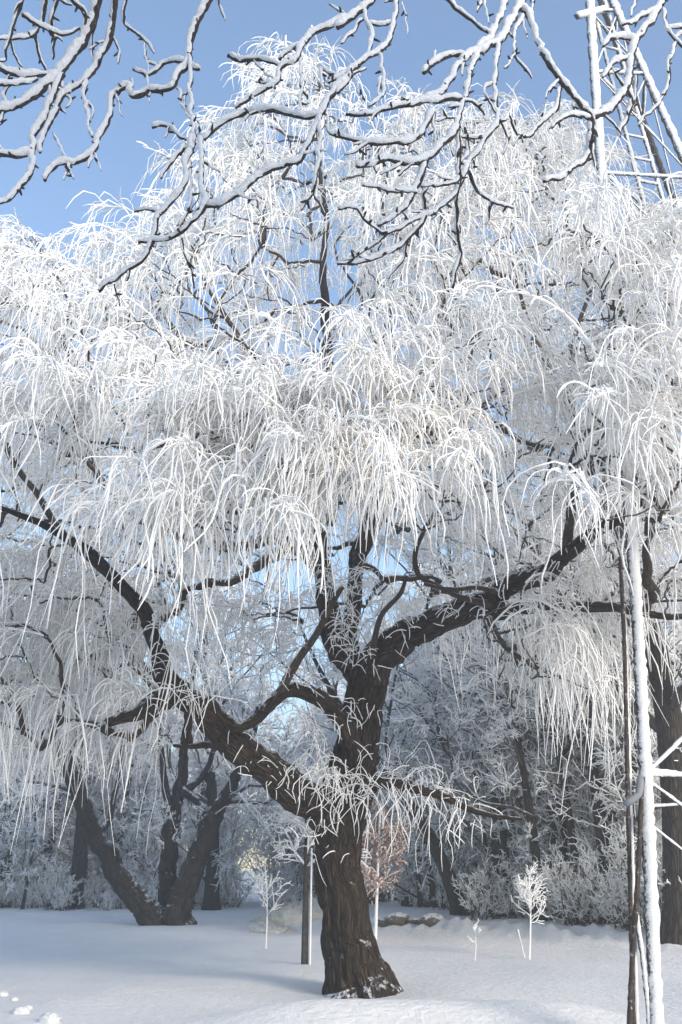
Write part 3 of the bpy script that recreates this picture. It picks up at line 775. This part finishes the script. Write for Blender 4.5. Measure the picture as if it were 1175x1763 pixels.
Lp = np.array([P(*t) for t in Lleg]); ext = Lp[-1] + (Lp[-1] - Lp[-2]) * .65; Lp = np.vstack([Lp, ext])
Lp[-1][2] = min(Lp[-1][2], -0.1)
def on_leg(A, z):
    return np.array([np.interp(z, A[::-1, 2], A[::-1, i]) for i in range(3)])
top = Lp[0]
def straight(px, py, d, d_top, px_top, zb=-.1):
    a = P(px_top, -60, d_top * TS); b = P(px, py, d * TS); t = (zb - a[2]) / (b[2] - a[2])
    return np.array([a, a + (b - a) * .5 * t, a + (b - a) * t])
Rp = straight(1175, 268, 10.4, 10.7, 1027)
Fp = straight(1150, 322, 11.6, 11.0, 1012)
Hp = Lp + np.array([[0.0, .35 * (1 + .16 * (16.5 - z)), 0] for z in Lp[:, 2]]) + np.array([-.03, 0, 0])
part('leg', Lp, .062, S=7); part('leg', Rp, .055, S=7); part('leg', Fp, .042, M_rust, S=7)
levels = []
for py in (20, 134, 304, 540, 885, 1335):
    z = float(np.interp(py, [t[1] for t in Lleg], Lp[:len(Lleg), 2])); levels.append(z)
levels.append(0.05)
legs = [Lp, Rp, Fp]
for z in levels[:-1]:
    for a, b in ((0, 1), (1, 2), (2, 0)):
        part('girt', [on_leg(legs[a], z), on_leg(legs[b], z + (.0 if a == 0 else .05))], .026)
for lv, (z0, z1) in enumerate(zip(levels[:-1], levels[1:])):
    for a, b in ((0, 1), (1, 2)):
        if lv > 2 and a == 0: continue
        part('brace', [on_leg(legs[a], z0 - .03), on_leg(legs[b], z1 + .06)], .012, S=5)
        part('brace', [on_leg(legs[b], z0 - .06), on_leg(legs[a], z1 + .03)], .012, S=5)
# ladder
def ladder_line(pa, pb):
    a, b = P(*pa[:2], pa[2] * TS), P(*pb[:2], pb[2] * TS); t = (-.1 - a[2]) / (b[2] - a[2]); return a, a + (b - a) * t
z_ = lambda x, y: (975 + x * .2268, y * .2268)
la, lb_ = ladder_line((*z_(205, 60), 10.75), (*z_(590, 1540), 11.0)); ra, rb = ladder_line((*z_(290, 0), 10.8), (*z_(700, 1400), 11.05))
part('ladder_rail', [la, lb_], .030); part('ladder_rail', [ra, rb], .030)
nr = 36
for i in range(nr):
    t = (i + .8) / nr
    part('rung', [la + (lb_ - la) * t, ra + (rb - ra) * (t * (la[2] + .1) / (ra[2] + .1) + (1 - (la[2] + .1) / (ra[2] + .1)))], .020, S=5)
pl = MB(); bar(pl, P(993, 27, 10.45 * TS), P(1064, 10, 10.75 * TS), .065, 4, 14); pl.obj('plank', M_steel, tower)
# pump rods and stays at the foot
def rod(name, tr, r, mat): part(name, np.array([P(a, b, c * TS) for a, b, c in tr]), r, mat)
rod('pump_pipe', [(1068, 960, 9.3), (1075, 1100, 9.2), (1080, 1310, 9.1), (1086, 1560, 9.0), (1091, 1763, 8.95), (1096, 1950, 8.9)], .022, M_rust)
rod('pump_pipe', [(1074, 1040, 9.35), (1084, 1310, 9.15), (1091, 1560, 9.05), (1097, 1763, 9.0), (1101, 1950, 8.95)], .020, M_steel)
rod('stay', [(1106, 1338, 9.1), (1098, 1520, 8.9), (1090, 1640, 8.8), (1084, 1763, 8.7), (1078, 1950, 8.6)], .024, M_rust)
rod('stay', [(1096, 1575, 8.95), (1108, 1660, 9.0), (1118, 1763, 9.0), (1130, 1950, 8.95)], .022, M_steel)
m, nt_, b_ = new_mat('grey_pipe'); b_.inputs['Base Color'].default_value = (.22, .23, .24, 1); b_.inputs['Roughness'].default_value = .5
rod('spout', [(1076, 1386, 9.05), (1088, 1377, 9.05), (1100, 1368, 9.05), (1103, 1336, 9.08)], .034, m)
rod('knee_brace', [(1116, 1328, 9.2), (1150, 1296, 9.4), (1190, 1255, 9.6)], .020, M_steel)
rod('knee_brace', [(1118, 1345, 9.2), (1150, 1368, 9.4), (1190, 1398, 9.6)], .018, M_steel)
rod('knee_brace', [(1119, 1418, 9.2), (1150, 1443, 9.4), (1190, 1474, 9.6)], .013, M_steel)
rod('girt', [(1113, 1388, 9.6), (1190, 1383, 10.0)], .015, M_steel)

# ------------------------------------------------------------------ overhanging tree above the camera
ot = empty('overhanging_tree', (-3.4, -2.6, float(ground(-3.4, -2.6))))
tag(ot, 'bare tree whose dark snow-laden branches reach down across the sky', 'tree')
A = lambda z: (z[0] * .502, z[1] * .502)
B = lambda z: (585 + z[0] * .502, z[1] * .502)
def dsm(px, py):
    return 4.9 + 1.5 * np.clip(px / 1175, -.2, 1.2) + .35 * math.sin(px / 170 + 1) + .25 * math.sin(py / 110 + px / 300)
OVA = [
 (46, [(360, -60), (345, 0), (300, 130), (215, 250), (130, 320), (60, 370), (0, 380), (-60, 385)]),
 (34, [(410, -60), (400, 0), (385, 100), (350, 200), (300, 270), (230, 330), (190, 390), (160, 450), (140, 525)]),
 (34, [(215, 260), (160, 400), (115, 470), (116, 540), (105, 590), (70, 650), (20, 685), (-30, 710)]),
 (34, [(116, 525), (60, 535), (0, 530), (-50, 520)]),
 (24, [(165, -50), (160, 0), (140, 80), (110, 120), (40, 130), (-20, 142)]),
 (22, [(90, -50), (80, 0), (50, 80), (30, 150), (20, 200), (-20, 215)]),
 (26, [(80, 50), (160, 95), (220, 115), (270, 100)]), (22, [(205, -50), (200, 0), (180, 80), (185, 140), (185, 200)]),
 (36, [(-40, 210), (0, 230), (70, 265), (150, 255), (215, 262)]), (26, [(-40, 285), (0, 290), (60, 295), (130, 268)]),
 (18, [(125, 115), (130, 190), (160, 245)]), (14, [(40, 140), (55, 200), (85, 235)]), (24, [(296, 270), (295, 350), (305, 410), (315, 475)]),
 (26, [(240, -40), (250, 0), (290, 40), (292, 120)]), (18, [(435, -50), (435, 0), (430, 80), (480, 120), (510, 165), (530, 185)]), (13, [(495, 150), (505, 200), (510, 260), (515, 352)]),
 (14, [(385, 130), (410, 180), (405, 220)]), (14, [(330, 90), (315, 160), (325, 210)]), (14, [(180, 455), (210, 520), (235, 570), (255, 615)]),
 (14, [(200, 300), (240, 350), (225, 372)]), (22, [(30, 380), (20, 320), (45, 290)]), (16, [(10, 380), (0, 430), (15, 405)]),
 # second group
 (36, [(755, -60), (720, 0), (690, 60), (660, 130), (655, 200), (620, 250), (590, 300), (520, 310), (460, 332), (440, 302), (390, 325), (380, 390), (350, 460), (325, 520), (260, 555), (200, 570), (158, 618)]),
 (26, [(680, 240), (620, 212), (560, 222), (510, 262), (462, 236)]), (12, [(325, 520), (335, 560), (346, 586)]),
 (24, [(656, 190), (655, 300), (657, 400), (662, 470), (660, 520)]), (15, [(610, 305), (630, 370), (657, 412)]),
 (30, [(1210, 60), (1175, 75), (1100, 100), (1045, 145), (1020, 200), (970, 232), (945, 285), (850, 345), (800, 368)]),
 (30, [(785, 190), (830, 210), (900, 205), (960, 228)]), (20, [(955, 205), (1000, 170), (1045, 148)]),
 (34, [(1210, 260), (1175, 290), (1130, 340), (1098, 396), (1020, 396), (940, 386), (850, 383), (770, 425), (695, 480)]),
 (30, [(690, 470), (690, 560), (697, 640), (700, 710), (660, 770), (600, 815), (530, 825), (472, 834)]),
 (32, [(708, 706), (780, 690), (850, 640), (910, 592), (980, 572), (1030, 548), (1060, 500), (1090, 420), (1100, 396)]),
 (28, [(662, 470), (640, 560), (630, 640), (590, 700), (550, 740), (530, 810), (490, 890), (430, 930), (390, 970), (335, 1000)]),
 (20, [(550, 738), (520, 716), (465, 724)]), (16, [(655, 550), (655, 640), (650, 720), (615, 772)]),
 (22, [(528, 436), (570, 430), (620, 470), (656, 484)]), (22, [(640, 495), (610, 540), (560, 590), (553, 612)]),
 (15, [(630, 818), (640, 880), (655, 930), (665, 985)]), (14, [(745, -30), (750, 5), (760, 40), (776, 66)]),
 (22, [(1097, 400), (1100, 500), (1095, 580), (1062, 680), (1040, 720)]), (18, [(1035, 200), (1037, 300), (1030, 385)]), (20, [(1098, 228), (1140, 257), (1190, 262), (1260, 240)]),
 (10, [(1030, 585), (1045, 610), (1045, 660)]), (20, [(1180, 470), (1140, 465), (1112, 425)]), (14, [(945, 285), (940, 330)]), (12, [(675, 415), (690, 440), (695, 475)]),
]
OVB = [
 (34, [(-10, 95), (50, 60), (90, 30), (130, -20), (160, -70)]),
 (28, [(215, -60), (200, 0), (185, 85), (150, 170), (70, 222), (0, 268), (-40, 290)]), (20, [(140, 180), (152, 260), (150, 320), (98, 366)]), (30, [(65, 226), (30, 270), (-10, 320)]),
 (26, [(85, 30), (110, 130), (95, 190)]), (18, [(80, 68), (45, 110), (8, 152)]), (22, [(90, 80), (150, 85), (185, 78)]), (10, [(65, 255), (68, 300), (76, 346)]), (10, [(215, 10), (228, 60), (236, 122)]),
 (26, [(340, -40), (365, 0), (420, 50), (490, 100), (525, 128)]),
 (28, [(590, -60), (575, 0), (545, 70), (525, 128), (495, 155), (460, 220), (442, 290), (425, 360), (410, 430), (414, 500), (410, 600), (400, 690), (400, 790), (414, 860), (385, 985)]),
 (36, [(660, -80), (622, 15), (590, 80), (545, 150), (450, 190), (400, 240), (360, 310), (305, 335)]), (32, [(283, 252), (330, 212), (400, 188), (455, 194)]),
 (26, [(545, 150), (540, 230), (530, 300), (546, 400), (540, 425), (500, 480), (470, 530), (430, 590), (400, 660), (340, 720), (290, 740), (230, 772), (160, 802), (100, 770), (50, 712), (-10, 716)]),
 (16, [(528, 285), (500, 312), (510, 350), (542, 392)]),
 (30, [(415, 340), (300, 350), (230, 366), (150, 380), (80, 396), (22, 390)]), (18, [(410, 345), (470, 356), (500, 390), (504, 412)]),
 (36, [(412, 436), (350, 500), (300, 545), (240, 560), (160, 548), (110, 570), (62, 570)]),
 (30, [(320, 385), (300, 440), (240, 486), (160, 490), (90, 490), (0, 466), (-30, 450)]), (20, [(322, 380), (330, 470), (340, 505)]),
 (30, [(300, 545), (270, 630), (240, 690), (200, 732), (128, 772)]), (24, [(262, 655), (200, 652), (140, 645), (78, 634)]), (22, [(540, 420), (500, 465), (420, 470)]),
 (36, [(640, -40), (625, 20), (660, 80), (690, 170), (720, 222), (770, 292), (812, 345), (862, 402), (860, 470), (862, 520), (812, 572), (760, 612), (698, 622)]),
 (24, [(762, 300), (740, 380), (690, 430), (650, 462), (610, 462), (588, 415)]), (26, [(862, 402), (820, 396), (780, 400), (728, 440)]),
 (36, [(860, 405), (922, 382), (982, 310), (1000, 230), (1022, 142), (1090, 50), (1112, 0), (1120, -50)]),
 (28, [(1020, 135), (940, 130), (905, 160)]), (24, [(1095, 35), (1010, 70), (968, 88)]), (24, [(1005, 185), (945, 220), (898, 270)]), (26, [(985, 305), (1000, 360), (965, 470)]),
 (20, [(1108, 30), (1130, 110), (1180, 165), (1240, 200)]), (20, [(1128, 100), (1180, 90), (1240, 95)]), (18, [(1160, 150), (1132, 210), (1130, 290), (1090, 362), (1050, 402), (1028, 432)]), (14, [(1025, -40), (1020, 0), (1000, 55)]),
 (16, [(628, 55), (600, 130), (600, 190), (568, 232)]), (16, [(600, 185), (640, 240), (660, 272)]), (12, [(622, 60), (645, 132)]), (14, [(550, 405), (572, 470), (558, 532)]), (13, [(586, 395), (625, 492)]),
 (22, [(440, 585), (470, 650), (530, 692), (592, 716)]), (22, [(425, 600), (380, 632), (280, 636)]), (26, [(290, 740), (240, 820), (180, 862), (100, 895), (-5, 908)]), (20, [(160, 800), (100, 852), (10, 900)]), (16, [(235, 830), (225, 880), (170, 962)]),
 (20, [(300, 720), (285, 670), (300, 640)]), (20, [(430, 440), (440, 520), (415, 560)]), (14, [(500, -40), (502, 20), (512, 82)]), (16, [(490, 5), (470, 42)]), (13, [(655, -30), (662, 10), (666, 64)]), (18, [(255, 560), (215, 590), (205, 602)]), (12, [(860, 510), (880, 572)]), (16, [(1020, 260), (1018, 340), (1000, 380)]),
]
tops = []
def over(group, fn):
    for wd, pts in group:
        px = np.array([fn(p) for p in pts])
        tr = []
        K = len(px)
        for i in range(K):
            tr.append([*P(px[i, 0], px[i, 1], dsm(px[i, 0], px[i, 1]))])
        a = np.array(tr)
        L = np.linalg.norm(np.diff(a, axis=0), axis=1).sum(); n = max(8, int(L / .026))
        s = smooth(a, n)
        # knobbly, angular growth
        ph = rng.random(3) * 60
        s = s + np.array([[n3((c[0] * 7 + ph[0], c[1] * 7, c[2] * 7 + 5 * i)) for i in range(3)] for c in s]) * .020 * np.array([1, .6, 1]) + np.array([[n3((c[0] * 19 + ph[1], c[1] * 19, c[2] * 19 + 5 * i)) for i in range(3)] for c in s]) * .008
        dep = s[:, 1] * cp + (s[:, 2] - CAMZ) * sp_
        wm = wd * .502 * dep / FPX
        if px[0, 1] < -8: tops.append(s[0])
        tap = np.interp(np.linspace(0, 1, n), [0, .6, 1], [1.08, .95, .72])
        rb_ = wm * .225 * tap * np.array([1 + .22 * n3(c, 16) for c in s])
        mb = MB(); tubes(mb, s, rb_, 8, twist=.3)
        V = mb.V[0]
        for i in range(len(V)): V[i] += (V[i] - s[i // 8]) * (.35 * n3(V[i], 55) + .25 * n3(V[i], 23))
        ks = max(1, int(L / .16)); bi = rng.integers(3, n - 2, ks)      # bud spurs
        dv = nrm(rng.normal(0, 1, (ks, 3)) + np.array([0, -.2, -.15])); ln = rng.uniform(.02, .06, (ks, 1))
        tubes(mb, s[bi][:, None] + dv[:, None] * ln[:, None] * np.linspace(0, 1, 3)[None, :, None], np.array([[.010, .009, .005]]) * np.ones((ks, 1)), 5)
        br = mb.obj('branch', M_over, ot)
        T = nrm(np.gradient(s, axis=0))
        g = np.tile(np.array([-.22, -.10, 1.0]), (n, 1)); g = g - (g * T).sum(1, keepdims=True) * T
        steep = np.linalg.norm(g, axis=1, keepdims=True); g = g / np.maximum(steep, 1e-3)
        hz = np.clip(steep[:, 0], .25, 1)
        lump = np.array([1 + .42 * n3(c + ph[1], 8) + .34 * n3(c, 24) for c in s])
        rs2 = wm * (.24 + .18 * hz) * tap * lump
        rs2[0] *= .6; rs2[-1] *= .75
        sc = s + g * (rb_ * .55 + rs2 * .42)[:, None]
        mb = MB(); tubes(mb, sc, rs2, 10)
        V = mb.V[0]
        for i in range(len(V)): V[i] += (V[i] - sc[i // 10]) * (.20 * n3(V[i], 30) + .16 * n3(V[i], 70))
        sn = mb.obj('snow_cap', M_capsnow, ot); sn.parent = br; sn.matrix_parent_inverse = Matrix()
def sprigs(group, fn):
    out = []
    for wd, pts in group:
        if wd < 20 or len(pts) < 4: continue
        px = np.array(pts, float)
        for _ in range(max(1, len(pts) // 3)):
            i = random.randrange(1, len(px) - 1); f = random.random(); b = px[i - 1] * (1 - f) + px[i] * f
            t = px[i] - px[i - 1]; a = math.atan2(t[1], t[0]) + random.choice((-1, 1)) * random.uniform(.5, 1.1); q = [tuple(b)]; L = random.uniform(28, 75)
            for k in range(3):
                a += random.uniform(-.5, .5); b = b + np.array([math.cos(a), math.sin(a)]) * L * .4; q.append(tuple(b))
            out.append((random.uniform(11, 17), q))
    return out
over(OVA, A); over(OVB, B); over(sprigs(OVA, A), A); over(sprigs(OVB, B), B)
# carrying limbs and trunk above and behind the camera
crotch = np.array([-3.2, -2.0, 6.2])
def simple(name, pts, mat, par):
    s = smooth(np.array(pts), 40); mb = MB(); tubes(mb, s[:, :3], s[:, 3], 14); return mb.obj(name, mat, par)
simple('trunk', [(-3.4, -2.6, -.2, .42), (-3.4, -2.6, .3, .33), (-3.35, -2.4, 3, .28), (*crotch, .26)], M_wood, ot)
mains = [[(*crotch, .2), (-3.0, 1, 7.9, .15), (-2.3, 4.0, 8.6, .1), (-1.6, 5.2, 8.7, .06)], [(*crotch, .2), (-1.8, .8, 8.2, .15), (-.4, 4.4, 9.0, .1), (.9, 6.0, 9.2, .05)], [(*crotch, .2), (-.6, .2, 8.4, .16), (1.6, 4.0, 9.3, .1), (2.9, 6.2, 9.6, .05)], [(*crotch, .2), (-5, -4, 9, .12), (-6, -5, 12, .05)], [(*crotch, .18), (-2.6, -4, 9.5, .12), (-1.5, -6, 12, .05)]]
ml = []
for mm in mains:
    simple('limb', mm, M_wood, ot); ml.append(smooth(np.array(mm), 40)[:, :3])
ml = np.concatenate(ml[:3])
for tpt in tops:
    k = int(np.argmin(np.linalg.norm(ml - tpt, axis=1) + 2.0 * np.maximum(0, ml[:, 1] - tpt[1])))
    p0 = ml[k]; mid = (p0 + tpt) / 2 + np.array([0, 0, .15])
    simple('branch', [(*p0, .035), (*mid, .025), (*tpt, .02)], M_over, ot)

# ------------------------------------------------------------------ small trees, posts, stones
def strand_obj(name, C, Rr, S, mat, par, kind=None):
    mb = MB(); tubes(mb, C, Rr, S); return mb.obj(name, mat, par, kind)
def gz(px, py):
    """ground point seen at a pixel"""
    lo, hi = 5.0, 120.0
    ds = np.linspace(lo, hi, 4000); u = np.array([P(px, py, d) for d in ds])
    h = u[:, 2] - ground(u[:, 0], u[:, 1]); i = int(np.argmax(h < 0)); return u[i] if h.min() < 0 else u[-1]
def young_tree(name, px, py, top_py, label, r=.02, whorls=9, blen=.5, stake=None, tw=.011, lean=0):
    b = gz(px, py); o = tag(empty(name, b), label, 'tree')
    t = P(px + lean, top_py, b[1]); n = 16
    C = smooth(np.array([b - [0, 0, .1], (b + t) / 2 + [.03, 0, 0], t]), n)
    strand_obj('trunk', C, np.linspace(r, r * .45, n), 8, M_shrub, o)
    c1, r1 = spawn(C[None, int(n * .42):], np.full((1, n - int(n * .42)), r * .6), whorls, (R(35), R(65)), (blen, blen * 1.3), 6, .12, .0, .15, .6, .8)
    c2, r2 = spawn(c1, r1, 6, (R(30), R(60)), (.3, .55), 5, .08, .15, .2, .6, .8)
    mb = MB(); tubes(mb, c1, np.maximum(r1, tw), 4); tubes(mb, c2, np.full(r2.shape, tw) * np.array([1, 1, 1, .9, .5]), 4); mb.obj('frosted_twigs', M_shrub, o, 'stuff')
    if stake:
        s0 = gz(*stake[0]); s1 = P(*stake[1], b[1]); strand_obj('stake', smooth(np.array([s0 - [0, 0, .1], s1]), 8), np.full(8, .014), 6, M_shrub, o)
    return o
young_tree('sapling', 911, 1652, 1505, 'small white frosted sapling with a leaning stake on the sunlit snow', .020, 34, .42, ((905, 1648), (892, 1600)), tw=.0085)
young_tree('sapling', 817, 1655, 1592, 'tiny frosted sapling thin as a wand beside the staked sapling', .010, 7, .4, tw=.008)
young_tree('sapling', 458, 1633, 1500, 'thin bare sapling left of the grey wrapped young trunk', .016, 12, .55, tw=.008)
# wrapped young tree
b = gz(525, 1660); o = tag(empty('wrapped_young_tree', b), 'young tree with straight grey trunk and frosted crown left of the willow trunk', 'tree')
t = P(529, 1360, b[1])
C = smooth(np.array([b - [0, 0, .15], (b + t) / 2, t]), 30)
strand_obj('trunk', C, np.interp(np.linspace(0, 1, 30), [0, .3, 1], [.07, .055, .025]), 10, bark_mat('young_bark', (.05, .045, .04), (.16, .15, .14), snow=.35, scale=40), o)
s0 = gz(534, 1661); s1 = P(537, 1460, b[1] - .05); strand_obj('stake', smooth(np.array([s0 - [0, 0, .1], s1]), 10), np.full(10, .017), 6, M_shrub, o)
c1, r1 = spawn(C[None, 14:], np.full((1, 16), .03), 20, (R(40), R(80)), (.5, .8), 7, .1, .0, .2, .4, .8)
c2, r2 = spawn(c1, r1, 8, (R(30), R(65)), (.35, .6), 5, .02, .1, .25, .6, .8); c3, r3 = spawn(c2, r2, 6, (R(30), R(65)), (.4, .7), 4, 0, .1, .3, .6, .8)
mb = MB(); tubes(mb, c1, np.maximum(r1, .012), 4); tubes(mb, c2, np.full(r2.shape, .012), 4); tubes(mb, c3, np.full(r3.shape, .011), 3); mb.obj('frosted_twigs', M_twig2, o, 'stuff')
# brown-leaved young tree
b = gz(646, 1618); o = tag(empty('brown_leaved_tree', b), 'young tree still holding frosted rusty brown leaves beside the willow trunk', 'tree')
t = P(655, 1395, b[1]); C = smooth(np.array([b - [0, 0, .15], (b + t) / 2, t]), 24)
strand_obj('trunk', C, np.linspace(.045, .02, 24), 8, M_shrub, o)
c1, r1 = spawn(C[None, 8:], np.full((1, 16), .02), 26, (R(50), R(85)), (.35, .6), 6, .02, .0, .2, .5, .8)
c2, r2 = spawn(c1, r1, 7, (R(30), R(65)), (.35, .6), 5, 0, .1, .25, .6, .8)
mb = MB(); tubes(mb, c1, np.maximum(r1, .010), 4); tubes(mb, c2, np.full(r2.shape, .010), 3); mb.obj('frosted_twigs', M_twig2, o, 'stuff')
lp = c2.reshape(-1, 3); lp = lp[rng.integers(0, len(lp), 3600)] + rng.normal(0, .05, (3600, 3))
d1 = nrm(rng.normal(0, 1, (3600, 3)) + [0, 0, -.6]); d2 = nrm(np.cross(d1, rng.normal(0, 1, (3600, 3))))
Lf = rng.uniform(.035, .07, (3600, 1)); Wf = Lf * .45; nn_ = np.cross(d1, d2)
V = np.stack([lp, lp + d1 * Lf + d2 * Wf + nn_ * .01, lp + d1 * Lf * 2, lp + d1 * Lf - d2 * Wf + nn_ * .01], 1)
m, nt_, b_ = new_mat('brown_leaf')
tcn = N_(nt_, 'ShaderNodeTexCoord').outputs['Object']
nt_.links.new(ramp(nt_, noise_node(nt_, tcn, 12, 4, .7), [(.36, (.26, .12, .075)), (.50, (.42, .26, .20)), (.58, (.78, .74, .72))]), b_.inputs['Base Color'])
mb = MB(); mb.add(V, np.arange(3600 * 4).reshape(-1, 4)); mb.obj('leaves', m, o, 'stuff')

def lump(name, loc, sx_, sy_, sz_, mat, label, cat, group=None, seed=0, amp=.25, fr=2.2):
    n, k = 14, 20
    th = np.linspace(0, np.pi, n); ph = np.linspace(0, 2 * np.pi, k, endpoint=False)
    V = np.stack([np.sin(th)[:, None] * np.cos(ph), np.sin(th)[:, None] * np.sin(ph), np.repeat(np.cos(th)[:, None], k, 1)], -1).reshape(-1, 3)
    V = np.array([v * (1 + amp * n3(v + seed * 3.1, fr) + amp * .5 * n3(v + seed, fr * 3)) for v in V]) * [sx_, sy_, sz_]
    i = np.arange(n - 1)[:, None] * k; j = np.arange(k)[None]
    Q = np.stack([i + j, i + k + j, i + k + (j + 1) % k, i + (j + 1) % k], -1).reshape(-1, 4)
    me = mesh_from(name, V, Q); ob = link(name, me, mat); ob.location = tuple(loc); tag(ob, label, cat, group); return ob
m_stone = bark_mat('stone', (.05, .045, .04), (.16, .14, .12), snow=.62, scale=8)
for i, (px, py, s, lab) in enumerate([(668, 1592, .28, 'flat snow-topped stone on the far bank beside the brown-leaved tree'), (682, 1588, .32, 'grey rounded boulder on the far bank'), (686, 1583, .26, 'dark boulder behind the grey boulder on the far bank'), (745, 1592, .36, 'dark boulder alone at the foot of the leaning tree'), (712, 1589, .18, 'small stone between the two boulders on the far bank')]):
    s *= .8; p = gz(px, py); lump('boulder', (p[0], p[1], p[2] + s * .22), s * 1.2, s * .8, s * .62, m_stone, lab, 'rock', None, i)
m_straw = snow_mat('straw_snow', (.74, .71, .64), 30)
m_stalk = frost_mat('straw_stalk', (.80, .78, .72), (.42, .33, .20), .55, 14)
for i, (px, py, sx_, sz_, lab) in enumerate([(505, 1588, .95, .42, 'long heap of snow-dusted straw behind the wrapped young tree'), (545, 1582, .8, .5, 'higher heap of snow-dusted straw against the willow trunk'), (468, 1606, .55, .2, 'low pile of straw poking out of the snow near the thin sapling')]):
    p = gz(px, py); hp = lump('straw_heap', (p[0], p[1] + .3, p[2] - .04), sx_, .6, sz_, m_straw, lab, 'straw heap', None, i + 10, .45, 4)
    ns = 420; vv_ = np.array([v.co[:] for v in hp.data.vertices]); vv_ = vv_[vv_[:, 2] > .0]; bs = vv_[rng.integers(0, len(vv_), ns)] + rng.normal(0, .05, (ns, 3))
    dd_ = nrm(rng.normal(0, 1, (ns, 3)) + nrm(bs) * .6); ln = rng.uniform(.08, .28, ns)
    cs_ = strands(bs, dd_, ln, np.full(ns, .25), 4, .2)
    mb = MB(); tubes(mb, cs_, np.full((ns, 4), .006), 3); st_ = bpy.data.objects.new('straw', mb.mesh('straw')); st_.data.materials.append(m_stalk); COL.objects.link(st_); st_.parent = hp; st_['kind'] = 'stuff'
for i, (px, py, s) in enumerate([(36, 1745, .10), (86, 1760, .12), (4, 1715, .08), (25, 1722, .05), (48, 1738, .06)]):
    p = gz(px, py); lump('snow_clump', (p[0], p[1], p[2] + s * .2), s, s * .9, s * .6, M_snow, 'fallen clump of snow lying on the smooth snowfield', 'snow clump', 'fallen snow clumps on the open snow', i + 20, .3, 2.5)

# ------------------------------------------------------------------ unseen trees added behind the camera to shade the overhanging branches
for i, (x, y, k, s, lab) in enumerate([(4.6, -3.8, 4, 1.15, 'bare frosted tree added unseen for shade, close beside the overhanging tree'), (7.8, -4.6, 1, 1.15, 'leaning bare tree added unseen for shade, second along from the overhanging tree')]):
    place_tree(PT[k], 'added_shade_tree', (x, y, float(ground(x, y))), i * 1.9, s, lab, 'row of bare trees added out of view for shade')

# ------------------------------------------------------------------ frosty winter air
hb = MB()
x0, x1, y0, y1, z0, z1 = -150, 150, -45, 160, -3, 20.5
hb.add([(x0, y0, z0), (x1, y0, z0), (x1, y1, z0), (x0, y1, z0), (x0, y0, z1), (x1, y0, z1), (x1, y1, z1), (x0, y1, z1)], [(0, 3, 2, 1), (4, 5, 6, 7), (0, 1, 5, 4), (1, 2, 6, 5), (2, 3, 7, 6), (3, 0, 4, 7)])
mh = bpy.data.materials.new('haze'); mh.use_nodes = True
mh.node_tree.nodes.remove(mh.node_tree.nodes['Principled BSDF'])
pv = mh.node_tree.nodes.new('ShaderNodeVolumePrincipled')
pv.inputs['Color'].default_value = (1, .98, .955, 1); pv.inputs['Density'].default_value = .0075; pv.inputs['Anisotropy'].default_value = .3
mh.node_tree.links.new(pv.outputs[0], mh.node_tree.nodes['Material Output'].inputs['Volume'])
ho = hb.obj('haze', mh, None, 'stuff', flat=True)
tag(ho, 'thin pale frosty air between the trees', 'haze')
